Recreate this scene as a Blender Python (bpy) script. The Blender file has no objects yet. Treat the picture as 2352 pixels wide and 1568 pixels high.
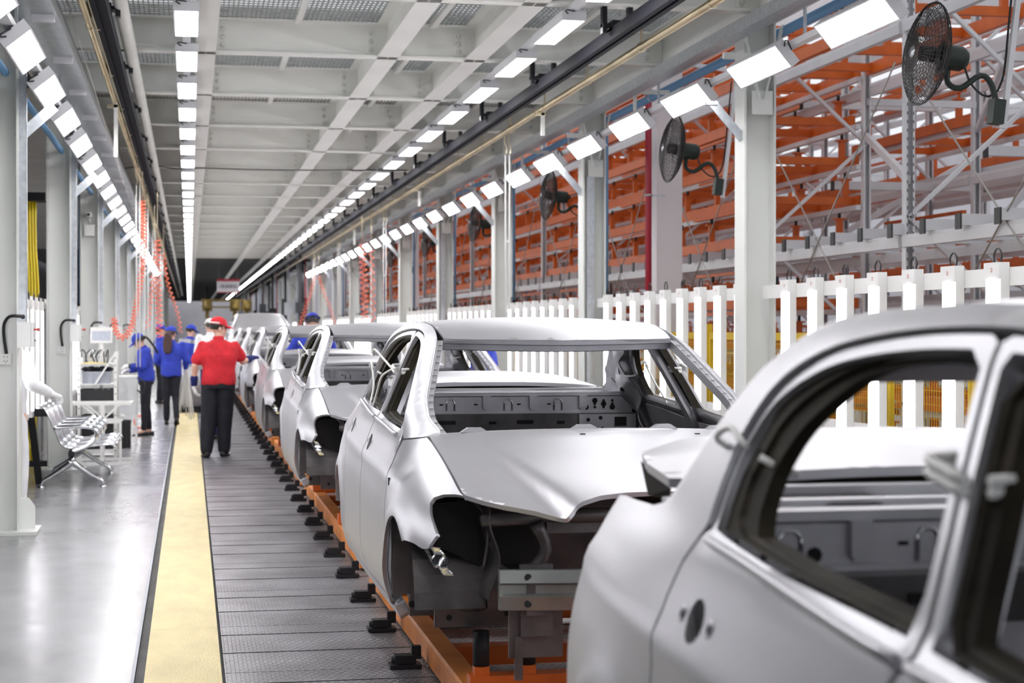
import bpy, bmesh, math, random
import numpy as np
from mathutils import Vector, Matrix, noise
from mathutils.geometry import delaunay_2d_cdt
random.seed(7)
PI = math.pi
S = bpy.context.scene
C = S.collection

# ------------------------------------------------------------------ camera
cam_d = bpy.data.cameras.new('camera')
cam = bpy.data.objects.new('camera', cam_d); C.objects.link(cam)
FPX = 3900.0
cam_d.sensor_width = 36.0
cam_d.lens = FPX / 2352.0 * 36.0
cam.location = (0, 0, 1.6)
YAW = math.atan2(741.0, FPX); PITCH = math.atan2(28.0, FPX / math.cos(YAW))
cam.rotation_euler = (PI / 2 - PITCH, 0, -YAW)
cam_d.clip_start = 0.05; cam_d.clip_end = 400
cam_d.dof.use_dof = True
cam_d.dof.focus_distance = 8.6
cam_d.dof.aperture_fstop = 4.2
S.camera = cam

# ------------------------------------------------------------------ world, exposure
w = bpy.data.worlds.new('hall_daylight'); S.world = w; w.use_nodes = True
bg = w.node_tree.nodes['Background']
bg.inputs[0].default_value = (0.93, 0.95, 1.0, 1); bg.inputs[1].default_value = 0.75
S.view_settings.view_transform = 'Standard'
S.view_settings.look = 'None'
S.view_settings.exposure = 0.42
S.view_settings.gamma = 1.0
S.view_settings.use_curve_mapping = False
S.cycles.max_bounces = 5; S.cycles.diffuse_bounces = 3; S.cycles.glossy_bounces = 3; S.cycles.transmission_bounces = 2; S.cycles.transparent_max_bounces = 6

# ------------------------------------------------------------------ materials
M = {}
def pm(name, col, rough=0.5, metal=0.0, var=0.0, scale=6.0, bump=0.0, bscale=60.0, emit=None, estr=0.0, alpha=None, trans=0.0, spec=None, coat=0.0, stretch=None):
    m = bpy.data.materials.new(name); m.use_nodes = True
    nt = m.node_tree; b = nt.nodes['Principled BSDF']
    b.inputs['Base Color'].default_value = (*col, 1)
    b.inputs['Roughness'].default_value = rough
    b.inputs['Metallic'].default_value = metal
    if spec is not None: b.inputs['Specular IOR Level'].default_value = spec
    if coat: b.inputs['Coat Weight'].default_value = coat; b.inputs['Coat Roughness'].default_value = 0.15
    if trans: b.inputs['Transmission Weight'].default_value = trans
    if alpha is not None: b.inputs['Alpha'].default_value = alpha
    if emit: b.inputs['Emission Color'].default_value = (*emit, 1); b.inputs['Emission Strength'].default_value = estr
    if var or bump:
        tc = nt.nodes.new('ShaderNodeTexCoord')
        vec = tc.outputs['Object']
        if stretch:
            mp = nt.nodes.new('ShaderNodeMapping'); mp.inputs['Scale'].default_value = stretch
            nt.links.new(vec, mp.inputs[0]); vec = mp.outputs[0]
    if var:
        n = nt.nodes.new('ShaderNodeTexNoise'); n.inputs['Scale'].default_value = scale; n.inputs['Detail'].default_value = 6
        nt.links.new(vec, n.inputs['Vector'])
        r = nt.nodes.new('ShaderNodeValToRGB')
        r.color_ramp.elements[0].position = 0.3; r.color_ramp.elements[1].position = 0.7
        r.color_ramp.elements[0].color = (*[c * (1 - var) for c in col], 1)
        r.color_ramp.elements[1].color = (*[min(1, c * (1 + var)) for c in col], 1)
        nt.links.new(n.outputs[0], r.inputs[0]); nt.links.new(r.outputs[0], b.inputs['Base Color'])
    if bump:
        n2 = nt.nodes.new('ShaderNodeTexNoise'); n2.inputs['Scale'].default_value = bscale; n2.inputs['Detail'].default_value = 3
        nt.links.new(vec, n2.inputs['Vector'])
        bp = nt.nodes.new('ShaderNodeBump'); bp.inputs['Strength'].default_value = bump; bp.inputs['Distance'].default_value = 0.01
        nt.links.new(n2.outputs[0], bp.inputs['Height']); nt.links.new(bp.outputs[0], b.inputs['Normal'])
    M[name] = m
    return m

pm('body_silver', (0.525, 0.525, 0.555), 0.37, 0.72, var=0.03, scale=1.5)
pm('body_inner', (0.47, 0.47, 0.50), 0.38, 0.75, var=0.12, scale=9)  # same metal as the skins, darkened for the less lit inner faces
pm('engine_bay', (0.105, 0.098, 0.10), 0.40, 0.6, var=0.35, scale=7)  # body metal with the shade of bay and underside put into its colour
pm('bright_bracket', (0.75, 0.76, 0.78), 0.16, 1.0, bump=0.5, bscale=30)
pm('sealer_and_shade', (0.022, 0.018, 0.012), 0.65, 0.0, var=0.5, scale=9, spec=0.15)  # brown-black sealer, also the painted dark behind the door gaps
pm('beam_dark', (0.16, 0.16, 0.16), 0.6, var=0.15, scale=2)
pm('hole_black', (0.008, 0.008, 0.01), 0.8)
pm('strap_white', (0.82, 0.82, 0.80), 0.6)
pm('beam_white', (0.84, 0.84, 0.80), 0.42, var=0.05, scale=1.2)
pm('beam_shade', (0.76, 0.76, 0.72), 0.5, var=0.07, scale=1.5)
pm('column_white', (0.76, 0.78, 0.75), 0.38, var=0.04, scale=0.8)
pm('bolt_paint', (0.70, 0.70, 0.66), 0.4)
pm('galvanised', (0.50, 0.53, 0.56), 0.36, 0.8, var=0.14, scale=22)
pm('grating_steel', (0.42, 0.43, 0.42), 0.5, 0.6, var=0.2, scale=12)
pm('deck_dark', (0.10, 0.10, 0.10), 0.7, var=0.3, scale=3)
pm('lamp_housing', (0.78, 0.79, 0.82), 0.4)
pm('lamp_glow', (1, 1, 1), 0.5, emit=(1.0, 0.985, 1.0), estr=20.0)
pm('tube_glow', (1, 1, 1), 0.5, emit=(0.97, 0.95, 1.0), estr=4.5)
pm('fence_white', (0.80, 0.80, 0.78), 0.4, var=0.03, scale=3)
pm('mark_red', (0.55, 0.08, 0.07), 0.5)
pm('black_steel', (0.020, 0.020, 0.024), 0.45, 0.0, spec=0.25)
pm('rail_black', (0.014, 0.014, 0.02), 0.7, spec=0.06)
pm('beam_bare', (0.27, 0.28, 0.27), 0.34, 0.75, var=0.15, scale=6)
pm('black_plastic', (0.016, 0.016, 0.018), 0.42, bump=0.1, bscale=80)
pm('brass_zinc', (0.62, 0.53, 0.36), 0.3, 0.85, var=0.18, scale=5, stretch=(1, 0.3, 1))
pm('blue_pipe', (0.17, 0.36, 0.60), 0.4)
pm('red_pipe', (0.36, 0.02, 0.04), 0.35)
pm('yellow_paint', (0.78, 0.53, 0.02), 0.45, var=0.08, scale=6)
pm('yellow_hose', (0.80, 0.62, 0.02), 0.4)
pm('rubber_yellow', (0.72, 0.60, 0.30), 0.5, var=0.09, scale=2.0, bump=0.5, bscale=34, stretch=(3.0, 1.2, 1))
pm('orange_paint', (0.64, 0.125, 0.012), 0.45, var=0.12, scale=5)
pm('orange_worn', (0.82, 0.27, 0.055), 0.5, var=0.28, scale=3)
pm('orange_hose', (0.95, 0.19, 0.09), 0.35)
pm('rack_white', (0.70, 0.70, 0.72), 0.4, 0.1, var=0.06, scale=2)
pm('pillar_pink', (0.74, 0.70, 0.71), 0.55, var=0.05, scale=2)
pm('chrome', (0.80, 0.81, 0.83), 0.10, 1.0)
pm('chrome_satin', (0.50, 0.52, 0.55), 0.24, 1.0)
pm('cloth_red', (0.62, 0.018, 0.03), 0.8, var=0.16, scale=9)
pm('cloth_blue', (0.028, 0.055, 0.46), 0.8, var=0.2, scale=9)
pm('cloth_navy', (0.012, 0.022, 0.14), 0.85)
pm('cloth_black', (0.013, 0.014, 0.022), 0.85, var=0.3, scale=10)
pm('cloth_white', (0.82, 0.83, 0.86), 0.8, var=0.04, scale=6)
pm('glove_white', (0.80, 0.80, 0.80), 0.85)
pm('glove_olive', (0.05, 0.06, 0.045), 0.85)
pm('cap_cream', (0.78, 0.76, 0.70), 0.75)
pm('skin', (0.72, 0.44, 0.33), 0.5)
pm('hair_black', (0.010, 0.008, 0.008), 0.5)
pm('hair_brown', (0.055, 0.022, 0.018), 0.5)
pm('eye_dark', (0.01, 0.008, 0.008), 0.3)
pm('lip', (0.55, 0.24, 0.20), 0.5)
pm('shoe_black', (0.012, 0.012, 0.013), 0.45)
pm('box_grey', (0.72, 0.73, 0.72), 0.45)
pm('screen_grey', (0.50, 0.54, 0.62), 0.3, var=0.1, scale=30)
pm('plastic_white', (0.80, 0.80, 0.78), 0.4)
pm('plastic_grey', (0.35, 0.37, 0.42), 0.45)
pm('paper_yellow', (0.80, 0.66, 0.22), 0.7)
pm('plastic_clear', (0.75, 0.77, 0.80), 0.2, alpha=0.35)
pm('sign_white', (0.72, 0.70, 0.74), 0.5)
pm('sign_red', (0.50, 0.03, 0.06), 0.5)
pm('ink_black', (0.02, 0.02, 0.02), 0.6)
pm('wall_pale', (0.62, 0.60, 0.63), 0.7, var=0.06, scale=1)
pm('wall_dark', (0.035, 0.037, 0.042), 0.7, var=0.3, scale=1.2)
pm('machine_ochre', (0.32, 0.22, 0.05), 0.5, var=0.3, scale=6)
pm('fan_black', (0.035, 0.033, 0.032), 0.45, 0.2)
pm('fan_green', (0.022, 0.034, 0.028), 0.45, 0.2)
pm('green_pipe', (0.02, 0.14, 0.08), 0.4)
pm('blade_smoke', (0.16, 0.15, 0.16), 0.4, alpha=0.6)
pm('wire_steel', (0.42, 0.40, 0.37), 0.4, 0.7)

def floor_mats():
    # polished grey epoxy with brushed wear
    m = pm('floor_epoxy', (0.30, 0.30, 0.315), 0.2); nt = m.node_tree; b = nt.nodes['Principled BSDF']
    tc = nt.nodes.new('ShaderNodeTexCoord')
    n1 = nt.nodes.new('ShaderNodeTexNoise'); n1.inputs['Scale'].default_value = 0.9; n1.inputs['Detail'].default_value = 7
    mp = nt.nodes.new('ShaderNodeMapping'); mp.inputs['Scale'].default_value = (1.2, 0.6, 1)
    nt.links.new(tc.outputs['Object'], mp.inputs[0]); nt.links.new(mp.outputs[0], n1.inputs['Vector'])
    r = nt.nodes.new('ShaderNodeValToRGB')
    r.color_ramp.elements[0].position = 0.32; r.color_ramp.elements[1].position = 0.72
    r.color_ramp.elements[0].color = (0.20, 0.20, 0.205, 1); r.color_ramp.elements[1].color = (0.34, 0.34, 0.36, 1)
    nt.links.new(n1.outputs[0], r.inputs[0]); nt.links.new(r.outputs[0], b.inputs['Base Color'])
    n2 = nt.nodes.new('ShaderNodeTexNoise'); n2.inputs['Scale'].default_value = 3.0; n2.inputs['Detail'].default_value = 9
    nt.links.new(tc.outputs['Object'], n2.inputs['Vector'])
    mr = nt.nodes.new('ShaderNodeMapRange'); mr.inputs['To Min'].default_value = 0.16; mr.inputs['To Max'].default_value = 0.30
    nt.links.new(n2.outputs[0], mr.inputs[0]); nt.links.new(mr.outputs[0], b.inputs['Roughness'])
    bp = nt.nodes.new('ShaderNodeBump'); bp.inputs['Strength'].default_value = 0.02
    nt.links.new(n2.outputs[0], bp.inputs['Height']); nt.links.new(bp.outputs[0], b.inputs['Normal'])
    # steel tread plate: rows of small raised bars
    for nm, col in (('tread_plate', (0.34, 0.34, 0.365)), ('tread_far', (0.33, 0.33, 0.35))):
        m = pm(nm, col, 0.38, 0.55); nt = m.node_tree; b = nt.nodes['Principled BSDF']
        tc = nt.nodes.new('ShaderNodeTexCoord')
        br = nt.nodes.new('ShaderNodeTexBrick')
        mp = nt.nodes.new('ShaderNodeMapping'); mp.inputs['Scale'].default_value = (1, 1, 1)
        nt.links.new(tc.outputs['Object'], mp.inputs[0]); nt.links.new(mp.outputs[0], br.inputs['Vector'])
        br.inputs['Scale'].default_value = 1.0
        br.inputs['Brick Width'].default_value = 0.040; br.inputs['Row Height'].default_value = 0.036
        br.inputs['Mortar Size'].default_value = 0.012; br.inputs['Mortar Smooth'].default_value = 0.35
        br.inputs['Color1'].default_value = (1, 1, 1, 1); br.inputs['Color2'].default_value = (1, 1, 1, 1); br.inputs['Mortar'].default_value = (0, 0, 0, 1)
        bp = nt.nodes.new('ShaderNodeBump'); bp.inputs['Strength'].default_value = 0.9; bp.inputs['Distance'].default_value = 0.006
        nt.links.new(br.outputs['Color'], bp.inputs['Height']); nt.links.new(bp.outputs[0], b.inputs['Normal'])
        n1 = nt.nodes.new('ShaderNodeTexNoise'); n1.inputs['Scale'].default_value = 2.2; n1.inputs['Detail'].default_value = 8
        ge = nt.nodes.new('ShaderNodeNewGeometry'); nt.links.new(ge.outputs['Position'], n1.inputs['Vector'])
        r = nt.nodes.new('ShaderNodeValToRGB')
        r.color_ramp.elements[0].position = 0.3; r.color_ramp.elements[1].position = 0.75
        r.color_ramp.elements[0].color = (0.19, 0.185, 0.195, 1); r.color_ramp.elements[1].color = (*[c * 1.35 for c in col], 1)
        nt.links.new(n1.outputs[0], r.inputs[0])
        mx = nt.nodes.new('ShaderNodeMix'); mx.data_type = 'RGBA'; mx.blend_type = 'MULTIPLY'; mx.inputs['Factor'].default_value = 1.0
        mr2 = nt.nodes.new('ShaderNodeMapRange'); mr2.inputs['To Min'].default_value = 0.62; mr2.inputs['To Max'].default_value = 1.15
        nt.links.new(br.outputs['Color'], mr2.inputs[0]); nt.links.new(r.outputs[0], mx.inputs['A']); nt.links.new(mr2.outputs[0], mx.inputs['B']); nt.links.new(mx.outputs['Result'], b.inputs['Base Color'])
floor_mats()

# ------------------------------------------------------------------ mesh builder
class MB:
    def __init__(s): s.v = []; s.f = []; s.sm = []
    def add(s, vs, fs, smooth=False):
        o = len(s.v); s.v += [tuple(p) for p in vs]
        for f in fs: s.f.append([i + o for i in f]); s.sm.append(smooth)
        return s
    def box(s, x0, x1, y0, y1, z0, z1):
        vs = [(x, y, z) for x in (x0, x1) for y in (y0, y1) for z in (z0, z1)]
        return s.add(vs, [(0, 1, 3, 2), (4, 6, 7, 5), (0, 4, 5, 1), (2, 3, 7, 6), (0, 2, 6, 4), (1, 5, 7, 3)])
    def cbox(s, c, d): return s.box(c[0] - d[0] / 2, c[0] + d[0] / 2, c[1] - d[1] / 2, c[1] + d[1] / 2, c[2] - d[2] / 2, c[2] + d[2] / 2)
    def bar(s, a, b, wx, wy=None, up=(0, 0, 1)):
        a = Vector(a); b = Vector(b); wy = wy or wx; d = (b - a).normalized(); u = Vector(up)
        if abs(d.dot(u)) > 0.98: u = Vector((1, 0, 0))
        r = d.cross(u).normalized(); u = r.cross(d)
        vs = []
        for p in (a, b):
            for sx, sy in ((-1, -1), (1, -1), (1, 1), (-1, 1)): vs.append(p + r * sx * wx / 2 + u * sy * wy / 2)
        return s.add(vs, [(3, 2, 1, 0), (4, 5, 6, 7), (0, 1, 5, 4), (1, 2, 6, 5), (2, 3, 7, 6), (3, 0, 4, 7)])
    def tube(s, pts, r, n=8, caps=True):
        pts = [Vector(p) for p in pts]; k = len(pts)
        rr = r if isinstance(r, (list, tuple)) else [r] * k
        t0 = (pts[1] - pts[0]).normalized()
        u = Vector((0, 0, 1)) if abs(t0.z) < 0.9 else Vector((1, 0, 0))
        vs = []; fs = []
        for i, p in enumerate(pts):
            t = (pts[min(i + 1, k - 1)] - pts[max(i - 1, 0)]).normalized()
            a = t.cross(u)
            if a.length < 1e-5: a = t.cross(Vector((0, 1, 0.3)))
            a.normalize(); u = a.cross(t)
            for j in range(n):
                q = 2 * PI * j / n; vs.append(p + (a * math.cos(q) + u * math.sin(q)) * rr[i])
        for i in range(k - 1):
            for j in range(n): fs.append((i * n + j, i * n + (j + 1) % n, (i + 1) * n + (j + 1) % n, (i + 1) * n + j))
        o = len(s.v); s.add(vs, fs, True)
        if caps: s.add([], [], False); s.f.append([o + j for j in range(n)][::-1]); s.sm.append(False); s.f.append([o + (k - 1) * n + j for j in range(n)]); s.sm.append(False)
        return s
    def cyl(s, a, b, r, n=10): return s.tube([a, b], r, n)
    def prism(s, poly, axis, a, b):
        # poly: 2-D outline, extruded along axis 'x','y','z' from a to b
        def P(p, t): return (t, p[0], p[1]) if axis == 'x' else (p[0], t, p[1]) if axis == 'y' else (p[0], p[1], t)
        n = len(poly); vs = [P(p, a) for p in poly] + [P(p, b) for p in poly]
        fs = [list(range(n))[::-1], [n + i for i in range(n)]] + [(i, (i + 1) % n, n + (i + 1) % n, n + i) for i in range(n)]
        return s.add(vs, fs)
    def lathe(s, prof, c=(0, 0, 0), axis=(0, 0, 1), n=16):
        # prof: (radius, distance along axis)
        ax = Vector(axis).normalized(); u = ax.orthogonal().normalized(); v = ax.cross(u); c = Vector(c)
        vs = []; fs = []; k = len(prof)
        for r, h in prof:
            for j in range(n):
                q = 2 * PI * j / n; vs.append(c + ax * h + (u * math.cos(q) + v * math.sin(q)) * max(r, 1e-4))
        for i in range(k - 1):
            for j in range(n): fs.append((i * n + j, i * n + (j + 1) % n, (i + 1) * n + (j + 1) % n, (i + 1) * n + j))
        return s.add(vs, fs, True)
    def ell(s, c, r, n=12, m=8):
        c = Vector(c); vs = []; fs = []
        for i in range(m + 1):
            a = PI * i / m
            for j in range(n):
                q = 2 * PI * j / n
                vs.append((c.x + r[0] * math.sin(a) * math.cos(q), c.y + r[1] * math.sin(a) * math.sin(q), c.z + r[2] * math.cos(a)))
        for i in range(m):
            for j in range(n): fs.append((i * n + j, (i + 1) * n + j, (i + 1) * n + (j + 1) % n, i * n + (j + 1) % n))
        return s.add(vs, fs, True)
    def mesh(s, name):
        me = bpy.data.meshes.new(name); me.from_pydata(s.v, [], s.f)
        me.polygons.foreach_set('use_smooth', s.sm); me.validate(); me.update()
        return me
    def build(s, name, mat, parent=None, kind=None):
        return mob(name, s.mesh(name), mat, parent, kind)

def mob(name, me, mat, parent=None, kind=None, loc=None, rot=None):
    if isinstance(mat, str): mat = M[mat]
    if mat and not me.materials: me.materials.append(mat)
    o = bpy.data.objects.new(name, me); C.objects.link(o)
    if parent: o.parent = parent
    if loc is not None: o.location = loc
    if rot is not None: o.rotation_euler = rot
    if kind: o['kind'] = kind
    return o
def tag(o, label=None, cat=None, group=None, kind=None):
    if label: o['label'] = label
    if cat: o['category'] = cat
    if group: o['group'] = group
    if kind: o['kind'] = kind
    return o
def thing(name, label, cat, loc=(0, 0, 0), rz=0.0, group=None):
    o = bpy.data.objects.new(name, None); C.objects.link(o); o.empty_display_size = 0.2
    o.location = loc; o.rotation_euler = (0, 0, rz)
    return tag(o, label, cat, group)
def copy_tree(o, parent=None, loc=None, rz=None):
    c = o.copy(); C.objects.link(c); c.parent = parent
    if loc is not None: c.location = loc
    if rz is not None: c.rotation_euler = (0, 0, rz)
    for ch in list(o.children): copy_tree(ch, c)
    return c
ONES = ['zeroth', 'first', 'second', 'third', 'fourth', 'fifth', 'sixth', 'seventh', 'eighth', 'ninth', 'tenth', 'eleventh', 'twelfth', 'thirteenth', 'fourteenth', 'fifteenth', 'sixteenth', 'seventeenth', 'eighteenth', 'nineteenth']
TENS = ['', '', 'twent', 'thirt', 'fort', 'fift', 'sixt', 'sevent', 'eight', 'ninet']
def nth(n):
    if n < 20: return ONES[n]
    if n < 100: return TENS[n // 10] + ('ieth' if n % 10 == 0 else 'y-' + ONES[n % 10])
    if n == 100: return 'hundredth'
    return 'hundred-and-' + nth(n - 100)
def catmull(pts, step=0.05, closed=False):
    P = [np.array(p, float) for p in pts]; n = len(P); out = []
    rng = range(n) if closed else range(n - 1)
    for i in rng:
        p1 = P[i]; p2 = P[(i + 1) % n]
        p0 = P[i - 1] if (closed or i > 0) else 2 * p1 - p2
        p3 = P[(i + 2) % n] if (closed or i < n - 2) else 2 * p2 - p1
        k = max(1, int(math.ceil(np.linalg.norm(p2 - p1) / step)))
        for j in range(k):
            t = j / k
            out.append(0.5 * ((2 * p1) + (-p0 + p2) * t + (2 * p0 - 5 * p1 + 4 * p2 - p3) * t * t + (-p0 + 3 * p1 - 3 * p2 + p3) * t ** 3))
    if not closed: out.append(P[-1])
    return [tuple(float(c) for c in p) for p in out]
# ================================================================== THE HALL
Y0, Y1 = -4.0, 168.0
COLY = [13.9 + 6 * k for k in range(-2, 17)]           # column rows
BEAMY = [16.75 + 3 * k for k in range(-5, 50)]         # ceiling cross beams
ZB = 4.28                                              # underside of the platform beams

def hbeam(mb, x0, x1, y0, y1, z0, z1, t=0.018):
    # upright column: flanges face +-x, web along x
    yc = (y0 + y1) / 2
    mb.box(x0, x0 + t, y0, y1, z0, z1); mb.box(x1 - t, x1, y0, y1, z0, z1)
    mb.box(x0 + t, x1 - t, yc - t / 2, yc + t / 2, z0, z1)

# ---- floor
floor = tag(MB().box(-14, -0.25, -8, 175, -0.1, 0).build('floor', 'floor_epoxy'), kind='structure')
MB().box(-0.25, 0.15, -8, 175, -0.1, -0.035).build('gutter', 'deck_dark', floor)
MB().box(3.42, 34, -8, 175, -0.1, 0).build('floor_slab', 'floor_epoxy', floor)
MB().box(-0.265, -0.25, -8, 175, -0.02, 0.003).build('gutter_edge', 'plastic_grey', floor)
for a, b in ((4.0, 9.2), (9.2, 18.4), (18.4, 27.6), (27.6, 36.8), (36.8, 60), (60, 168)):
    MB().box(-0.205, 0.145, a + 0.003, b - 0.003, -0.05, 0.006).build('rubber_strip', 'rubber_yellow', floor)
sl = bpy.data.meshes.new('slat')
mb = MB().box(0.16, 3.4, 0.004, 0.246, -0.03, 0.0)
sl = mb.mesh('slat'); sl.materials.append(M['tread_plate'])
ys = 5.0
k = 0
while ys < 34.9:
    o = mob('slat', sl, None, floor); o.location = (0, ys, -0.002 if (k * 7) % 5 < 2 else 0.001); ys += 0.25; k += 1
MB().box(0.16, 3.4, 35.0, 168, -0.03, 0.0).build('slat_conveyor', 'tread_far', floor, 'stuff')
MB().box(0.16, 3.4, -8, 5.0, -0.03, 0.0).build('slat_conveyor', 'tread_far', floor, 'stuff')
MB().box(0.15, 3.42, -8, 168, -0.1, -0.05).build('conveyor_pit', 'deck_dark', floor)

# ---- ceiling: steel platform above the line
ceiling = tag(MB().box(-6.5, 4.9, 22.1, 66.0, 4.63, 4.66).build('ceiling', 'beam_shade'), kind='structure')
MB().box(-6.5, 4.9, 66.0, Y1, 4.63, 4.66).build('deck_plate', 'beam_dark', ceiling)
MB().box(-6.5, -1.6, Y0, 22.1, 4.63, 4.66).build('deck_plate', 'deck_dark', ceiling)  # deck added out to the left, dark, to keep that side dim
MB().box(-1.6, 4.9, Y0, 10.7, 4.63, 4.66).build('deck_plate', 'beam_shade', ceiling)
def ibeam_y(x0, x1, y0, y1, z0, z1, t=0.016):
    m = MB(); xc = (x0 + x1) / 2
    m.box(x0, x1, y0, y1, z0, z0 + t); m.box(x0, x1, y0, y1, z1 - t, z1); m.box(xc - 0.005, xc + 0.005, y0, y1, z0 + t, z1 - t)
    return m
LONG = [(0.06, 0.255), (1.825, 2.03), (2.70, 2.905)]
for a, b in LONG:
    ibeam_y(a, b, Y0, Y1, ZB, 4.62).build('main_beam', 'beam_white', ceiling)
for a, b in ((-1.60, -1.30), (4.60, 4.90)):
    ibeam_y(a, b, Y0, Y1, 4.20, 4.62).build('edge_beam', 'beam_white', ceiling)
segs = [(-1.44, 0.155), (0.162, 1.922), (1.932, 2.797), (2.807, 4.74)]
segm = []
for a, b in segs:
    m = MB(); m.box(a, b, -0.075, 0.075, ZB, ZB + 0.02); m.box(a, b, -0.005, 0.005, ZB + 0.02, 4.60); m.box(a, b, -0.075, 0.075, 4.60, 4.62)
    e = 0.17
    for q0, q1 in ((a + 0.10, a + e + 0.04), (b - e - 0.04, b - 0.10)):
        m.box(q0, q1, -0.014, -0.005, ZB + 0.035, 4.57)      # end plate
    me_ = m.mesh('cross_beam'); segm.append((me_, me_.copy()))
bolt = MB().lathe([(0.0001, -0.022), (0.022, -0.022), (0.025, -0.004), (0.025, 0.0)], axis=(0, 1, 0), n=8).mesh('bolt'); bolt.materials.append(M['bolt_paint'])
# a bolt row joined, for beams too far off to pick bolts apart
for r, y in enumerate(BEAMY):
    for (a, b), me in zip(segs, segm):
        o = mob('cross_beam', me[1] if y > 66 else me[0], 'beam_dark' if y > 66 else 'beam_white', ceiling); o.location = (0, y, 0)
        if 9 < y < 26:
            for bx in (a + 0.16, b - 0.16):
                for bz in (4.36, 4.44, 4.52):
                    q = mob('bolt', bolt, None, o); q.location = (bx, -0.014, bz)
        elif 26 <= y < 42:
            m = MB()
            for bx in (a + 0.16, b - 0.16):
                for bz in (4.36, 4.44, 4.52): m.box(bx - 0.015, bx + 0.015, -0.028, -0.012, bz - 0.015, bz + 0.015)
            m.build('bolt_rows', 'bolt_paint', o)
# joists and gratings seen between the near beams
for y in BEAMY[2:8]:
    for (a, b) in segs:
        xm = (a + b) / 2
        MB().box(xm - 0.03, xm + 0.03, y + 0.08, y + 2.92, 4.57, 4.61).build('joist', 'beam_white', ceiling)
        MB().box(a + 0.1, b - 0.1, y + 1.45, y + 1.51, 4.575, 4.612).build('joist', 'beam_white', ceiling)
for y in BEAMY[3:7]:
    for (a, b) in segs:
        m = MB(); n = int((b - a) / 0.045)
        for i in range(n):
            x = a + (i + 0.5) * (b - a) / n; m.box(x - 0.004, x + 0.004, y + 0.02, y + 2.98, 4.615, 4.645)
        for j in range(28): m.box(a, b, y + 0.05 + j * 0.106, y + 0.06 + j * 0.106, 4.633, 4.645)
        m.build('grating', 'grating_steel', ceiling, 'stuff')
# cover plates laid on part of the grating, as seen from below
for y in BEAMY[3:7]:
    MB().box(-1.4, 4.6, y + 0.05, y + 1.3, 4.75, 4.77).build('deck_plate', 'beam_shade', ceiling)

# ---- columns
colmesh = MB(); hbeam(colmesh, 4.62, 4.90, -0.13, 0.13, 0, 4.2); colmesh = colmesh.mesh('shaft')
colL = MB(); hbeam(colL, -1.58, -1.31, -0.13, 0.13, 0, 4.2); colL = colL.mesh('shaft')
bpR = MB().box(4.50, 5.0, -0.24, 0.24, 0, 0.025); bpR.box(4.74, 4.78, -0.22, 0.22, 0.025, 0.25); bpR = bpR.mesh('base_plate')
bpL = MB().box(-1.70, -1.17, -0.24, 0.24, 0, 0.025).mesh('base_plate')
guL = MB().prism([(-1.31, 0.025), (-1.20, 0.025), (-1.20, 0.20), (-1.25, 0.27), (-1.31, 0.27)], 'y', -0.008, 0.008).mesh('gusset')
arm_m = MB().bar((4.63, -0.06, 3.22), (4.36, -0.06, 3.52), 0.012, 0.075).box(4.30, 4.40, -0.10, -0.02, 3.50, 3.53).mesh('lamp_arm')
armL_m = MB().bar((-1.32, -0.06, 3.10), (-1.04, -0.06, 3.36), 0.012, 0.085).mesh('lamp_arm')
brR = MB().bar((4.74, -0.15, 3.55), (4.60, -0.15, 4.15), 0.07, 0.012).bar((4.78, -0.15, 3.55), (4.95, -0.15, 4.18), 0.07, 0.012).box(4.68, 4.86, -0.16, -0.145, 3.42, 3.62).mesh('knee_brace')
chR = MB().box(4.42, 4.80, -0.20, -0.14, 3.88, 3.93).mesh('bracket')
strut_m = MB()
strut_m.box(-1.315, -1.25, -0.12, -0.115, 1.62, 4.1).box(-1.315, -1.31, -0.12, -0.06, 1.62, 4.1).box(-1.255, -1.25, -0.12, -0.06, 1.62, 4.1)
strut_m = strut_m.mesh('cable_channel')
chan_r = MB().box(4.66, 4.72, -0.175, -0.13, 0.0, 3.42).box(4.69, 4.75, -0.17, -0.135, 0, 3.42).mesh('cable_channel')
WORDS = {}
for k, y in enumerate(COLY):
    for side in ('right', 'left'):
        vis = [q for q in COLY if q > 12]
        if y > 12: lab = '%s white steel column from the camera on the %s of the line' % (nth(vis.index(y) + 1), side)
        else: lab = 'white steel column on the %s beside the nearest car, %s' % (side, 'before the lens' if y > 5 else 'behind the lens')
        if y > 82: lab = 'far white steel column merging into the row on the %s' % side
        t = thing('steel_column', lab, 'column', (0, y, 0), 0, 'columns on the %s side of the line' % side)
        if side == 'right':
            mob('shaft', colmesh, 'column_white', t); mob('base_plate', bpR, 'column_white', t)
            if y < 75:
                mob('lamp_arm', arm_m, 'galvanised', t); mob('knee_brace', brR, 'column_white', t); mob('bracket', chR, 'column_white', t)
                if k % 2 == 1: mob('cable_channel', chan_r, 'galvanised', t)
        else:
            mob('shaft', colL, 'column_white', t); mob('base_plate', bpL, 'column_white', t); mob('gusset', guL, 'column_white', t)
            if y < 75: mob('lamp_arm', armL_m, 'galvanised', t); mob('cable_channel', strut_m, 'galvanised', t)

# ---- walls of the hall, far away
tag(MB().box(-14, 34, 172, 172.3, 0, 12).build('wall_back', 'wall_pale'), kind='structure')
wl = tag(MB().box(-7.0, -6.8, -8, 172, 0, 5.2).build('wall_left', 'wall_dark'), kind='structure')  # near-black colour stands for the shade beyond the left columns
wr = tag(MB().box(33.7, 34, -8, 172, 0, 11).build('wall_right', 'wall_pale'), kind='structure')
for k in range(20):
    MB().box(33.62, 33.7, 6 + k * 7, 11.5 + k * 7, 5.0, 7.5).build('window_pane', 'sign_white', wr)
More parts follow.
